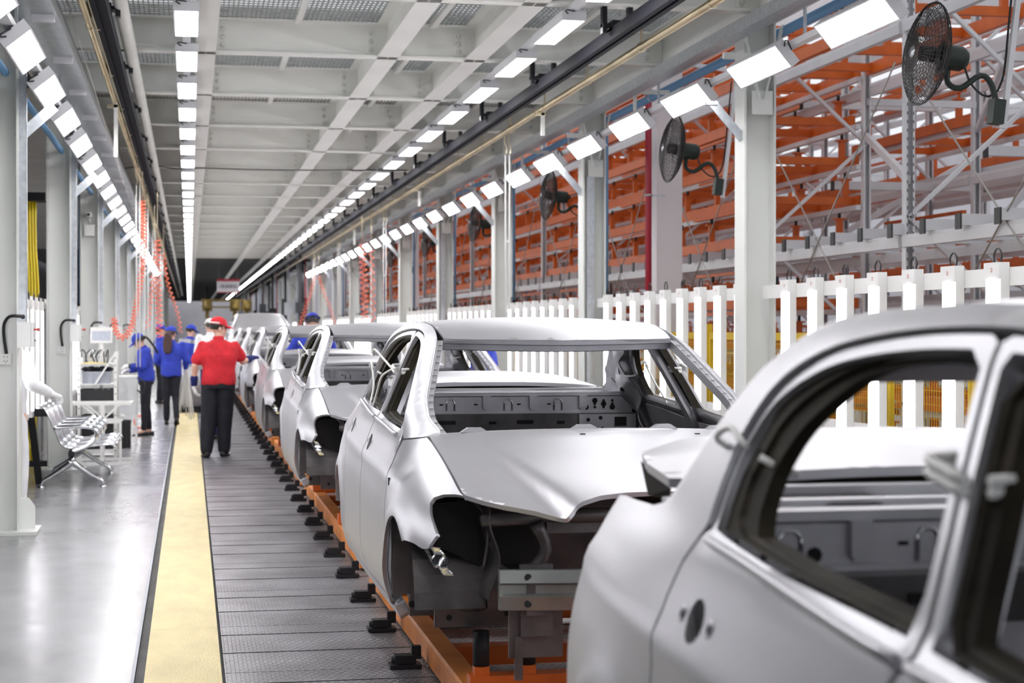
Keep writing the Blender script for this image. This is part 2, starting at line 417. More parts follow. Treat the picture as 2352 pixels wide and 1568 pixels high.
# ================================================================== PIPES, RAILS, TRAYS UNDER THE PLATFORM
def line_thing(name, label, cat, parts, loc=(0, 0, 0)):
    t = thing(name, label, cat, loc)
    for n, m, mat in parts: m.build(n, mat, t)
    return t
def railm(x, z, y0, y1):
    return MB().prism([(x - 0.06, z - 0.06), (x - 0.015, z - 0.06), (x - 0.015, z - 0.045), (x + 0.015, z - 0.045), (x + 0.015, z - 0.06), (x + 0.06, z - 0.06), (x + 0.06, z + 0.045), (x - 0.06, z + 0.045)], 'y', y0, y1)
def rings(x, z, r, y0, y1, st, mat, t):
    me = MB().lathe([(r + 0.004, -0.015), (r + 0.009, -0.012), (r + 0.009, 0.012), (r + 0.004, 0.015)], (x, 0, z), (0, 1, 0), 10).box(x - 0.008, x + 0.008, -0.01, 0.01, z + r, z + 0.2).mesh('pipe_clip')
    y = y0
    while y < y1: mob('pipe_clip', me, mat, t, loc=(0, y, 0)); y += st
for side, x, lab in (('right', 3.5, 'black tool rail under the ceiling on the right, beside the brass pipe'), ('left', -0.66, 'black tool rail under the ceiling on the left, beside twin brass pipes')):
    t = thing('overhead_rail', lab, 'rail')
    railm(x, 4.06, 6, 130).build('rail', 'rail_black', t)
    for y in BEAMY[2:34]:
        q = MB()
        q.box(x - 0.13, x + 0.13, y - 0.05, y + 0.05, 4.11, 4.14).box(x - 0.06, x + 0.06, y - 0.09, y + 0.09, 4.08, 4.16)
        q.box(x - 0.13, x - 0.09, y - 0.04, y + 0.04, 4.06, 4.28).box(x + 0.09, x + 0.13, y - 0.04, y + 0.04, 4.06, 4.28)
        q.build('clamp', 'black_steel', t)
t = thing('zinc_pipe', 'yellow zinc pipe running under the ceiling beside the right black rail', 'pipe')
MB().cyl((3.78, 6, 4.0), (3.78, 130, 4.0), 0.034, 12).build('pipe', 'brass_zinc', t)
rings(3.78, 4.0, 0.034, 8.0, 70, 2.0, 'brass_zinc', t)
for x, r, lab in ((-0.78, 0.028, 'left pipe of the twin zinc pipes under the ceiling'), (-0.715, 0.026, 'right pipe of the twin zinc pipes under the ceiling')):
    t = thing('zinc_pipe', lab, 'pipe')
    MB().cyl((x, 6, 4.03), (x, 130, 4.03), r, 12).build('pipe', 'brass_zinc', t)
    rings(x, 4.03, r, 9.0, 60, 2.5, 'brass_zinc', t)
t = thing('grey_duct_pipe', 'thick pale grey pipe under the ceiling right of the left rail', 'pipe')
MB().cyl((-0.53, 6, 4.17), (-0.53, 130, 4.17), 0.06, 14).build('pipe', 'beam_shade', t)
t = thing('cable_tray', 'wide galvanised cable tray above the left outer lamps', 'cable tray')
MB().box(-1.24, -0.96, 6, 75, 3.93, 3.936).box(-1.24, -1.234, 6, 75, 3.936, 4.05).box(-0.966, -0.96, 6, 75, 3.936, 4.05).build('trough', 'galvanised', t)
for k in range(30): MB().box(-1.14, -0.98, 9.0 + 2 * k, 9.06 + 2 * k, 3.88, 3.93).build('hanger', 'lamp_housing', t)
t = thing('cable_tray', 'long galvanised cable tray above the right outer lamps', 'cable tray')
MB().box(4.28, 4.42, 6, 75, 3.96, 3.966).box(4.28, 4.286, 6, 75, 3.966, 4.06).box(4.414, 4.42, 6, 75, 3.966, 4.06).build('trough', 'galvanised', t)
t = thing('air_pipe', 'pale blue air pipe running behind the right column heads', 'pipe')
MB().cyl((4.98, 8, 4.14), (4.98, 75, 4.14), 0.042, 12).build('pipe', 'blue_pipe', t)
rings(4.98, 4.14, 0.042, 9, 70, 3, 'galvanised', t)
t = thing('air_pipe', 'blue air pipe running behind the left outer lamp row', 'pipe')
MB().cyl((-1.42, 8, 3.62), (-1.42, 75, 3.62), 0.03, 10).build('pipe', 'blue_pipe', t)
t = thing('hanging_wire', 'thin steel wire slanting under the ceiling on the left', 'wire')
MB().tube([(-0.92, 13, 4.12), (-0.83, 22, 3.5), (-0.72, 36, 2.9)], 0.005, 5).build('wire', 'wire_steel', t)
t = thing('black_cable', 'black cable sagging across the ceiling between the lamp rows', 'cable')
MB().tube(catmull([(-1.2, 27.5, 4.12), (-0.6, 27.6, 4.2), (-0.2, 27.6, 4.16), (0.15, 27.6, 4.18), (1.3, 27.6, 4.17), (3.5, 27.6, 4.2)], 0.2), 0.011, 6).build('cable', 'black_plastic', t)
# white drop bars hanging off the rails
for x, y, z0, side in ((-0.76, 18.4, 3.42, 'left'), (3.80, 18.2, 3.72, 'right'), (3.82, 28.5, 3.68, 'right'), (3.82, 40, 3.6, 'right')):
    t = thing('drop_bar', 'short white drop bar hanging from the %s zinc pipe, %s' % (side, 'nearest one' if y < 20 else 'second one' if y < 30 else 'third one'), 'bracket')
    MB().box(x - 0.02, x + 0.02, y - 0.02, y + 0.02, z0, 3.98).build('bar', 'beam_white', t)
    MB().box(x - 0.09, x + 0.03, y - 0.02, y + 0.02, 3.94, 3.97).build('clip', 'brass_zinc', t)
# blue drop pipes with a valve, at each column
dpl = MB().cyl((0, 0, 2.05), (0, 0, 4.64), 0.024, 8).mesh('pipe'); dp = MB().cyl((0, 0, 2.05), (0, 0, 4.1), 0.024, 8).mesh('pipe'); dv = MB().box(-0.04, 0.04, -0.035, 0.035, 1.98, 2.06).cyl((0, 0, 1.7), (0, 0, 1.98), 0.022, 8).mesh('valve')
for side, X, pick in (('right', 4.985, [y for y in COLY if 12 < y < 60]), ('left', -1.88, [y + 4.6 for y in COLY if 12 < y < 50])):
    for i, y in enumerate(pick):
        t = thing('air_drop_pipe', '%s vertical blue air pipe with valve behind the %s columns, from the camera' % (nth(i + 1), side), 'pipe', (X, y + 0.18, 0), 0, 'blue air drops on the %s' % side)
        mob('pipe', dp if side == 'right' else dpl, 'blue_pipe', t); mob('valve', dv, 'black_steel', t)

# ================================================================== LED LAMPS
def lamp_proto(w=0.185, l=1.18):
    t = thing('led_panel_lamp', 'x', 'lamp')
    # local: hangs below origin, face looks down (-z); long side along y
    m = MB(); hw = w / 2 + 0.012; hl = l / 2 + 0.02
    m.box(-hw, hw, -hl, hl, 0.012, 0.075); m.box(-hw, -w / 2, -hl, hl, -0.004, 0.012); m.box(w / 2, hw, -hl, hl, -0.004, 0.012)
    m.box(-w / 2, w / 2, -hl, -l / 2, -0.004, 0.012); m.box(-w / 2, w / 2, l / 2, hl, -0.004, 0.012)
    m.build('housing', 'lamp_housing', t)
    MB().box(-w / 2, w / 2, -l / 2, l / 2, 0.0, 0.012).build('diffuser', 'lamp_glow', t)
    MB().tube(catmull([(-hw * 0.5, -hl, 0.05), (-hw * 0.8, -hl - 0.05, 0.062), (-hw * 0.7, -hl - 0.07, 0.068), (0, -hl - 0.03, 0.066)], 0.03), 0.006, 5).build('cable', 'black_plastic', t)
    return t
LP = lamp_proto(); LPO = lamp_proto(0.19, 1.16)
used = []
def lamp_row(proto, x, z, ys, tilt, where, merge):
    for i, y in enumerate(ys):
        if proto in used: t = copy_tree(proto)
        else: t = proto; used.append(proto)
        t.location = (x, y, z); t.rotation_euler = (0, tilt, 0)
        vis = [q for q in ys if q > 11.2]
        if y <= 11.2: lab = 'LED panel lamp of the %s lamp row overhead, just out of view' % where
        elif vis.index(y) < merge: lab = '%s LED panel lamp from the camera in the %s row' % (nth(vis.index(y) + 1), where)
        else: lab = 'far LED panel lamp merging into the distant end of the %s row' % where
        tag(t, lab, 'lamp', 'lamps of the %s row' % where)
lamp_row(LP, -0.02, 4.15, [14.45 + 2.03 * k for k in range(-6, 72)], 0, 'left ceiling', 20)
lamp_row(LP, 3.13, 4.16, [16.33 + 2.0 * k for k in range(-7, 66)], 0, 'right ceiling', 24)
lamp_row(LPO, -1.09, 3.49, [12.02 + 2.0 * k for k in range(-4, 25)], -0.68, 'left outer', 16)
lamp_row(LPO, 4.41, 3.665, [10.82 + 2.0 * k for k in range(-4, 28)], 0.87, 'right outer', 20)
for x, z, y0, y1, tilt, lab in ((-0.02, 4.228, 1, 158, 0, 'left ceiling'), (3.13, 4.238, 1, 147, 0, 'right ceiling'), (-1.155, 3.57, 3, 62, 0.0, 'left outer'), (4.495, 3.735, 3, 66, 0.0, 'right outer')):
    t = thing('lamp_rail', 'pale square conduit rail carrying the %s lamp row' % lab, 'rail')
    MB().box(x - 0.035, x + 0.035, y0, y1, z, z + 0.048).build('conduit', 'lamp_housing', t)
    hm = MB().box(x - 0.01, x + 0.01, -0.01, 0.01, z + 0.048, 4.3 if z > 4 else z + 0.35).mesh('hanger')
    y = y0 + 1
    while y < min(y1, 70): mob('hanger', hm, 'galvanised', t, loc=(0, y, 0)); y += 4

lr = [o for o in bpy.data.objects if o.name.startswith('lamp_rail') and 'right outer' in o['label']][0]
gm = MB().box(4.48, 4.51, -0.015, 0.015, 3.783, 4.02).box(4.47, 4.86, -0.02, 0.02, 4.02, 4.06).mesh('goalpost_bracket')
for k in range(9): mob('goalpost_bracket', gm, 'column_white', lr, loc=(0, 10.9 + 6 * k, 0))
t = thing('monitor_camera', 'small white monitoring camera and box on the third left column', 'camera', (-1.445, 25.87, 2.98))
MB().box(-0.075, 0.075, -0.07, 0.0, 0, 0.17).build('junction_box', 'plastic_white', t); MB().box(-0.03, 0.03, -0.30, -0.02, 0.27, 0.33).box(-0.036, 0.036, -0.32, -0.02, 0.33, 0.338).build('camera_body', 'plastic_white', t); MB().tube([(0, -0.03, 0.17), (0, -0.06, 0.22), (0, -0.12, 0.27)], 0.012, 6).build('bracket', 'plastic_white', t); MB().lathe([(0.02, 0), (0.02, 0.012), (0.0, 0.012)], (0, -0.30, 0.30), (0, -1, 0), 12).build('lens', 'hole_black', t)
# ================================================================== CAR BODIES
def pchip(xs, ys):
    xs = np.array(xs, float); ys = np.array(ys, float)
    h = np.diff(xs); d = np.diff(ys) / h; m = np.zeros_like(ys)
    m[0] = d[0]; m[-1] = d[-1]
    for i in range(1, len(xs) - 1):
        if d[i - 1] * d[i] > 0:
            w1 = 2 * h[i] + h[i - 1]; w2 = h[i] + 2 * h[i - 1]; m[i] = (w1 + w2) / (w1 / d[i - 1] + w2 / d[i])
    def f(x):
        x = min(max(x, xs[0]), xs[-1]); i = min(int(np.searchsorted(xs, x, 'right')) - 1, len(xs) - 2); i = max(i, 0)
        t = (x - xs[i]) / h[i]
        return float(ys[i] * (1 + 2 * t) * (1 - t) ** 2 + h[i] * m[i] * t * (1 - t) ** 2 + ys[i + 1] * t * t * (3 - 2 * t) + h[i] * m[i + 1] * t * t * (t - 1))
    return f
Wm = pchip([-0.1, 0.1, 0.25, 0.35, 0.5, 0.9, 1.4, 2.3, 3.2, 3.7, 4.0, 4.2, 4.35, 4.5], [0.62, 0.72, 0.785, 0.815, 0.85, 0.885, 0.89, 0.895, 0.892, 0.878, 0.85, 0.81, 0.755, 0.66])
HB = pchip([0.3, 0.37, 0.6, 0.9, 1.2, 1.35, 1.8, 2.3, 3.0, 3.4, 3.7, 4.1, 4.3, 4.5], [0.785, 0.797, 0.855, 0.925, 0.968, 0.962, 0.98, 1.0, 1.042, 1.05, 1.045, 1.03, 1.01, 0.98])
WS = pchip([0.3, 0.37, 0.6, 0.9, 1.15, 1.3, 1.45, 2.3, 3.0, 3.25, 3.6, 4.0, 4.25, 4.45], [0.685, 0.70, 0.708, 0.718, 0.728, 0.80, 0.825, 0.825, 0.81, 0.785, 0.735, 0.70, 0.665, 0.58])
def sill_in(h): return 0.075 * max(0.0, (0.42 - h) / 0.24) ** 1.7 if h < 0.42 else 0.0
RAIL = catmull([(1.15, 0.975), (1.40, 1.112), (1.65, 1.245), (1.84, 1.343), (1.98, 1.395), (2.2, 1.434), (2.5, 1.452), (2.8, 1.450), (3.05, 1.427), (3.27, 1.372), (3.46, 1.268), (3.60, 1.155), (3.73, 1.045)], 0.02)
RNP = np.array(RAIL)
def rail_dist(u, h):
    a = RNP[:-1]; b = RNP[1:]; p = np.array([u, h]); ab = b - a
    t = np.clip(((p - a) * ab).sum(1) / (ab * ab).sum(1), 0, 1)
    return float(np.sqrt((((a + ab * t[:, None]) - p) ** 2).sum(1).min()))
RR = 0.085
def side_w(u, h):
    hb = HB(u)
    if h <= hb:
        wm = Wm(u); d = wm - WS(u); t = max(0.0, (h - 0.60) / max(0.05, hb - 0.60))
        w = wm - d * t ** 2.3 - sill_in(h)
        # soft character line through the doors
        if 1.0 < u < 4.2: w += 0.010 * math.exp(-((h - (0.80 + 0.03 * (u - 1.3))) / 0.035) ** 2)
        # wheel arch lips
        for c in (0.93, 3.58):
            r = math.hypot(u - c, h - 0.31)
            if 0.30 < r < 0.52 and h > 0.25: w += 0.014 * math.exp(-((r - 0.37) / 0.05) ** 2)
        return w
    w = WS(u) - (0.46 - 0.06 * min(1, max(0, (u - 2.4) / 0.6))) * (h - hb) - 0.10 * (h - hb) ** 2
    if 1.1 < u < 3.8:
        d = rail_dist(u, h)
        if d < RR: w -= (RR - math.sqrt(max(0.0, RR * RR - (RR - d) ** 2))) * (0.85 if u < 1.9 else max(0.55, 0.85 - 0.6 * (u - 1.9)))
    return w
def Sside(u, h): return (side_w(u, h), u, h)
def Sdoor(u, h):
    q = min(1.0, max(0.0, (h - HB(u) + 0.004) / 0.03)); return (side_w(u, h) - 0.013 * q * q * (3 - 2 * q), u, h)
def hood_h(u, w):
    ws = WS(u); t = min(1.0, abs(w) / ws)
    h0 = HB(u) if u > 0.37 else 0.797 - (0.37 - u) * 0.30
    hc = pchip_hoodc(u)
    h = h0 + (hc - h0) * (1 - t ** 2.4)
    cw = 0.36 + 0.19 * max(0.0, u - 0.08)           # crease line
    k = max(0.0, 1 - max(0.0, u - 0.1) / 1.0) ** 0.8
    x = abs(w) - cw
    h += 0.040 * k * (1 / (1 + math.exp(min(40, max(-40, x / 0.013)))))
    return h
pchip_hoodc = pchip([0.0, 0.1, 0.25, 0.5, 0.8, 1.1, 1.25], [0.706, 0.752, 0.796, 0.850, 0.912, 0.980, 1.008])
ROOFE = pchip([1.75, 1.9, 2.05, 2.3, 2.6, 2.9, 3.1, 3.3, 3.45], [1.325, 1.372, 1.410, 1.442, 1.454, 1.443, 1.417, 1.355, 1.275])
ROOFW = pchip([1.75, 1.9, 2.3, 2.8, 3.3, 3.5], [0.545, 0.552, 0.556, 0.548, 0.53, 0.53])
def roof_h(u, w):
    t = abs(w) / ROOFW(u); return ROOFE(u) + 0.024 * (1 - t ** 2.2)
def Sroof(u, w): return (w, u, roof_h(u, w))
def Shood(u, w): return (w, u, hood_h(u, w))
def lid_h(u, w):
    t = abs(w) / 0.70; return 1.075 + 0.035 * (1 - t ** 2.5) + 0.05 * (u - 3.75) + (0.02 if u > 4.2 else 0.0) * (u - 4.2) / 0.15
def Slid(u, w): return (w, u, lid_h(u, w))

def resample(poly, step):
    out = []; n = len(poly)
    for i in range(n):
        a = np.array(poly[i]); b = np.array(poly[(i + 1) % n]); L = np.linalg.norm(b - a); k = max(1, int(round(L / step)))
        for j in range(k): out.append(tuple(a + (b - a) * j / k))
    return out
def inpoly(p, poly):
    x, y = p; c = False; n = len(poly); j = n - 1
    for i in range(n):
        xi, yi = poly[i]; xj, yj = poly[j]
        if (yi > y) != (yj > y) and x < (xj - xi) * (y - yi) / (yj - yi) + xi: c = not c
        j = i
    return c
def inpoly_np(pts, poly):
    pts = np.asarray(pts, float); q = np.asarray(poly, float); x, y = pts[:, 0][:, None], pts[:, 1][:, None]
    xi, yi = q[:, 0][None], q[:, 1][None]; xj, yj = np.roll(q[:, 0], 1)[None], np.roll(q[:, 1], 1)[None]
    with np.errstate(divide='ignore', invalid='ignore'): c = ((yi > y) != (yj > y)) & (x < (xj - xi) * (y - yi) / (yj - yi) + xi)
    return c.sum(1) % 2 == 1
def panel(mb, outer, holes, Sf, grid, thick, flip=False, bstep=None, outward=1):
    """trimmed sheet-metal panel: outer skin, inner skin offset by thick, rims"""
    bs = bstep or grid * 0.7
    loops = [resample(outer, bs)] + [resample(h, bs) for h in holes]
    V2 = []; E = []; L = []
    for lp in loops:
        o = len(V2); V2 += lp; L.append(list(range(o, o + len(lp)))); E += [(o + i, o + (i + 1) % len(lp)) for i in range(len(lp))]
    B = np.array(V2)
    xs = [p[0] for p in loops[0]]; ysv = [p[1] for p in loops[0]]
    gx, gy = np.meshgrid(np.arange(min(xs) + grid / 2, max(xs), grid), np.arange(min(ysv) + grid / 2, max(ysv), grid), indexing='ij')
    G = np.stack([gx.ravel(), gy.ravel()], 1); ok = inpoly_np(G, loops[0])
    for h in loops[1:]: ok &= ~inpoly_np(G, h)
    G = G[ok]
    if len(G): G = G[((G[:, None, :] - B[None]) ** 2).sum(2).min(1) > (0.45 * grid) ** 2]
    V2 += [tuple(p) for p in G]
    vs, es, fs, ov, oe, of = delaunay_2d_cdt([Vector(p) for p in V2], E, [], 0, 1e-7)
    cen = np.array([(sum(vs[i][0] for i in f) / 3, sum(vs[i][1] for i in f) / 3) for f in fs]); ok = inpoly_np(cen, loops[0])
    for h in loops[1:]: ok &= ~inpoly_np(cen, h)
    tris = [tuple(f) for f, o_ in zip(fs, ok) if o_]
    P = []; N = []
    e = 1e-3
    for v in vs:
        a, b = v[0], v[1]; p = Vector(Sf(a, b))
        n = (Vector(Sf(a + e, b)) - Vector(Sf(a - e, b))).cross(Vector(Sf(a, b + e)) - Vector(Sf(a, b - e)))
        n = n.normalized() if n.length > 1e-12 else Vector((0, 0, 1))
        P.append(p); N.append(n)
    # make normals point outward (away from the car axis / up)
    s = sum((n.x * (1 if p.x >= 0 else -1)) if outward == 1 else n.z for n, p in zip(N, P))
    sg = 1 if s > 0 else -1
    t0 = tris[0]; q = (P[t0[1]] - P[t0[0]]).cross(P[t0[2]] - P[t0[0]]).dot(N[t0[0]] * sg)
    if q < 0: tris = [t[::-1] for t in tris]
    fx = (lambda p: (-p.x, p.y, p.z)) if flip else (lambda p: tuple(p))
    fo = (lambda t: t[::-1]) if flip else (lambda t: t)
    outerv = [fx(p) for p in P]; innerv = [fx(p - n * sg * thick) for p, n in zip(P, N)]
    mb.add(outerv, [fo(t) for t in tris], True)
    mb.add(innerv, [fo(t[::-1]) for t in tris], True)
    # rims
    edge = {}
    for t in tris:
        for a, b in ((t[0], t[1]), (t[1], t[2]), (t[2], t[0])):
            if (b, a) in edge: del edge[(b, a)]
            else: edge[(a, b)] = 1
    o = len(mb.v); idx = {}
    for a, b in edge:
        for i in (a, b):
            if i not in idx: idx[i] = len(mb.v); mb.v.append(outerv[i]); mb.v.append(innerv[i])
    for a, b in edge:
        q = (idx[b], idx[a], idx[a] + 1, idx[b] + 1); mb.f.append(list(q[::-1] if flip else q)); mb.sm.append(True)
    return mb
def arc(c, r, a0, a1, n=18): return [(c[0] + r * math.cos(math.radians(a0 + (a1 - a0) * i / n)), c[1] + r * math.sin(math.radians(a0 + (a1 - a0) * i / n))) for i in range(n + 1)]

# outlines in (u, h): u metres behind the nose, h above the wheels' ground
APEX = [p for p in RAIL]
def door_frame_line(off):
    # rail line pushed inward (down) by off
    out = []
    for i, (u, h) in enumerate(RAIL):
        a = RNP[max(0, i - 1)]; b = RNP[min(len(RNP) - 1, i + 1)]; t = (b - a) / np.linalg.norm(b - a); out.append((u + t[1] * off, h - t[0] * off))
    return out
GAP = catmull([(1.348, 0.975), (1.45, 1.050), (1.70, 1.202), (1.86, 1.297), (1.98, 1.352), (2.10, 1.385), (2.25, 1.405), (2.42, 1.414), (2.6, 1.412), (2.78, 1.398), (2.92, 1.374), (3.05, 1.327), (3.12, 1.28), (3.165, 1.21), (3.165, 1.13), (3.15, 1.075)], 0.03)
def off_line(pts, off):
    out = []; P_ = np.array(pts)
    for i in range(len(P_)):
        a_ = P_[max(0, i - 1)]; b_ = P_[min(len(P_) - 1, i + 1)]; t_ = (b_ - a_) / np.linalg.norm(b_ - a_); out.append((float(P_[i][0] + t_[1] * off), float(P_[i][1] - t_[0] * off)))
    return out
BG = [(2.26, 0.264), (2.285, 0.50), (2.29, 0.70), (2.285, 0.85), (2.25, 0.95), (2.215, 1.01), (2.25, 1.113), (2.30, 1.217), (2.35, 1.322), (2.385, 1.398)]
BG = catmull(BG, 0.05)
ql = [(3.105, 1.045), (3.165, 1.035), (3.205, 0.99), (3.222, 0.93), (3.215, 0.86), (3.19, 0.74), (3.15, 0.60), (3.09, 0.47), (3.042, 0.36), (3.022, 0.264)]
gd = off_line(GAP, 0.006)
front_door = [(1.308, 0.27), (1.308, 0.60), (1.310, 0.80), (1.318, 0.93)] + [p for p in gd if p[0] < 2.37] + [(u - 0.007, h) for u, h in BG[::-1]]
rear_door = [(u + 0.007, h) for u, h in BG] + [p for p in gd if p[0] > 2.41] + [(3.135, 1.06)] + ql[1:]
g2 = off_line(GAP, 0.026)
fwin = [(1.44, 0.985)] + [p for p in g2 if 1.46 < p[0] < 2.34 and p[1] > 1.0] + [(u - 0.028, h) for u, h in BG[::-1] if h > 1.04 and h < 1.37] + [(2.19, 1.018), (1.9, 1.000)]
rwin = [(u + 0.028, h) for u, h in BG if 1.06 < h < 1.37] + [p for p in g2 if p[0] > 2.43] + [(3.11, 1.062), (2.7, 1.038), (2.26, 1.022)]
g3 = off_line(GAP, 0.050)
fgl = [(1.50, 0.998)] + [p for p in g3 if 1.54 < p[0] < 2.30 and p[1] > 1.02] + [(u - 0.062, h) for u, h in BG[::-1] if h > 1.06 and h < 1.35] + [(2.15, 1.030), (1.9, 1.012)]
rgl = [(u + 0.045, h) for u, h in BG if 1.08 < h < 1.34] + catmull([(2.42, 1.362), (2.58, 1.366), (2.776, 1.345), (2.885, 1.30), (2.972, 1.24), (3.013, 1.166), (3.0, 1.10)], 0.04) + [(2.97, 1.065), (2.7, 1.048), (2.285, 1.034)]
fender = [(0.37, 0.797)] + [(u, HB(u) - 0.002) for u in np.arange(0.42, 1.13, 0.06)] + [(1.145, 0.965), (1.22, 0.955), (1.297, 0.945), (1.299, 0.80), (1.297, 0.60), (1.297, 0.25)] + arc((0.93, 0.31), 0.355, -8, 128) + [(0.67, 0.60), (0.55, 0.598), (0.45, 0.592), (0.40, 0.598), (0.335, 0.655), (0.40, 0.69), (0.48, 0.725), (0.54, 0.755), (0.545, 0.775), (0.50, 0.790), (0.43, 0.797)]
frame_side = [(1.15, 0.969)] + [(u, h - 0.002) for u, h in RAIL[1:-1]] + [(3.735, 1.040), (3.9, 1.033), (4.1, 1.025), (4.25, 1.012), (4.33, 0.97), (4.385, 0.92), (4.36, 0.885), (4.365, 0.78), (4.385, 0.66), (4.38, 0.54), (4.33, 0.44), (4.18, 0.40)] + arc((3.58, 0.31), 0.355, 20, 190)[::1] + [(3.15, 0.185), (2.2, 0.185), (1.30, 0.185), (1.30, 0.255), (2.2, 0.252), (3.034, 0.252), (3.054, 0.355), (3.102, 0.465), (3.162, 0.597), (3.202, 0.74), (3.228, 0.86), (3.236, 0.93), (3.218, 0.998), (3.172, 1.048), (3.155, 1.062)] + [p for p in off_line(GAP, -0.006) if p[1] > 1.0][::-1] + [(1.335, 0.968), (1.30, 0.952)]
hood_o = [(0.372, 0.693)] + [(u, WS(u) - 0.006) for u in np.arange(0.42, 1.14, 0.08)] + [(1.17, 0.715), (1.19, 0.66), (1.17, 0.45), (1.14, 0.2), (1.13, 0.0)]
hood_front = [(0.19, 0.0), (0.185, 0.12), (0.165, 0.22), (0.12, 0.30), (0.075, 0.35), (0.062, 0.375), (0.10, 0.41), (0.16, 0.47), (0.24, 0.57), (0.31, 0.64)]
hood_poly = hood_o + [(u, -w) for u, w in hood_o[::-1][1:]] + [(u, -w) for u, w in hood_front[::-1]] + hood_front[1:]
roof_o = [(1.905, 0.543)] + [(u, ROOFW(u) - 0.006) for u in np.arange(2.0, 3.25, 0.1)] + [(3.27, 0.52), (3.31, 0.35), (3.33, 0.0)]
roof_front = [(1.80, 0.0), (1.815, 0.2), (1.85, 0.40), (1.885, 0.51)]
roof_poly = roof_o + [(u, -w) for u, w in roof_o[::-1][1:]] + [(u, -w) for u, w in roof_front[::-1]] + roof_front[1:]
lid_o = [(3.78, 0.0), (3.79, 0.40), (3.82, 0.62), (3.86, 0.655), (4.1, 0.64), (4.24, 0.615), (4.32, 0.50), (4.36, 0.25), (4.37, 0.0)]
lid_poly = lid_o + [(u, -w) for u, w in lid_o[::-1][1:-1]]

def smooth_ring(mb, pts, r, n=6): return mb.tube(pts, r, n)

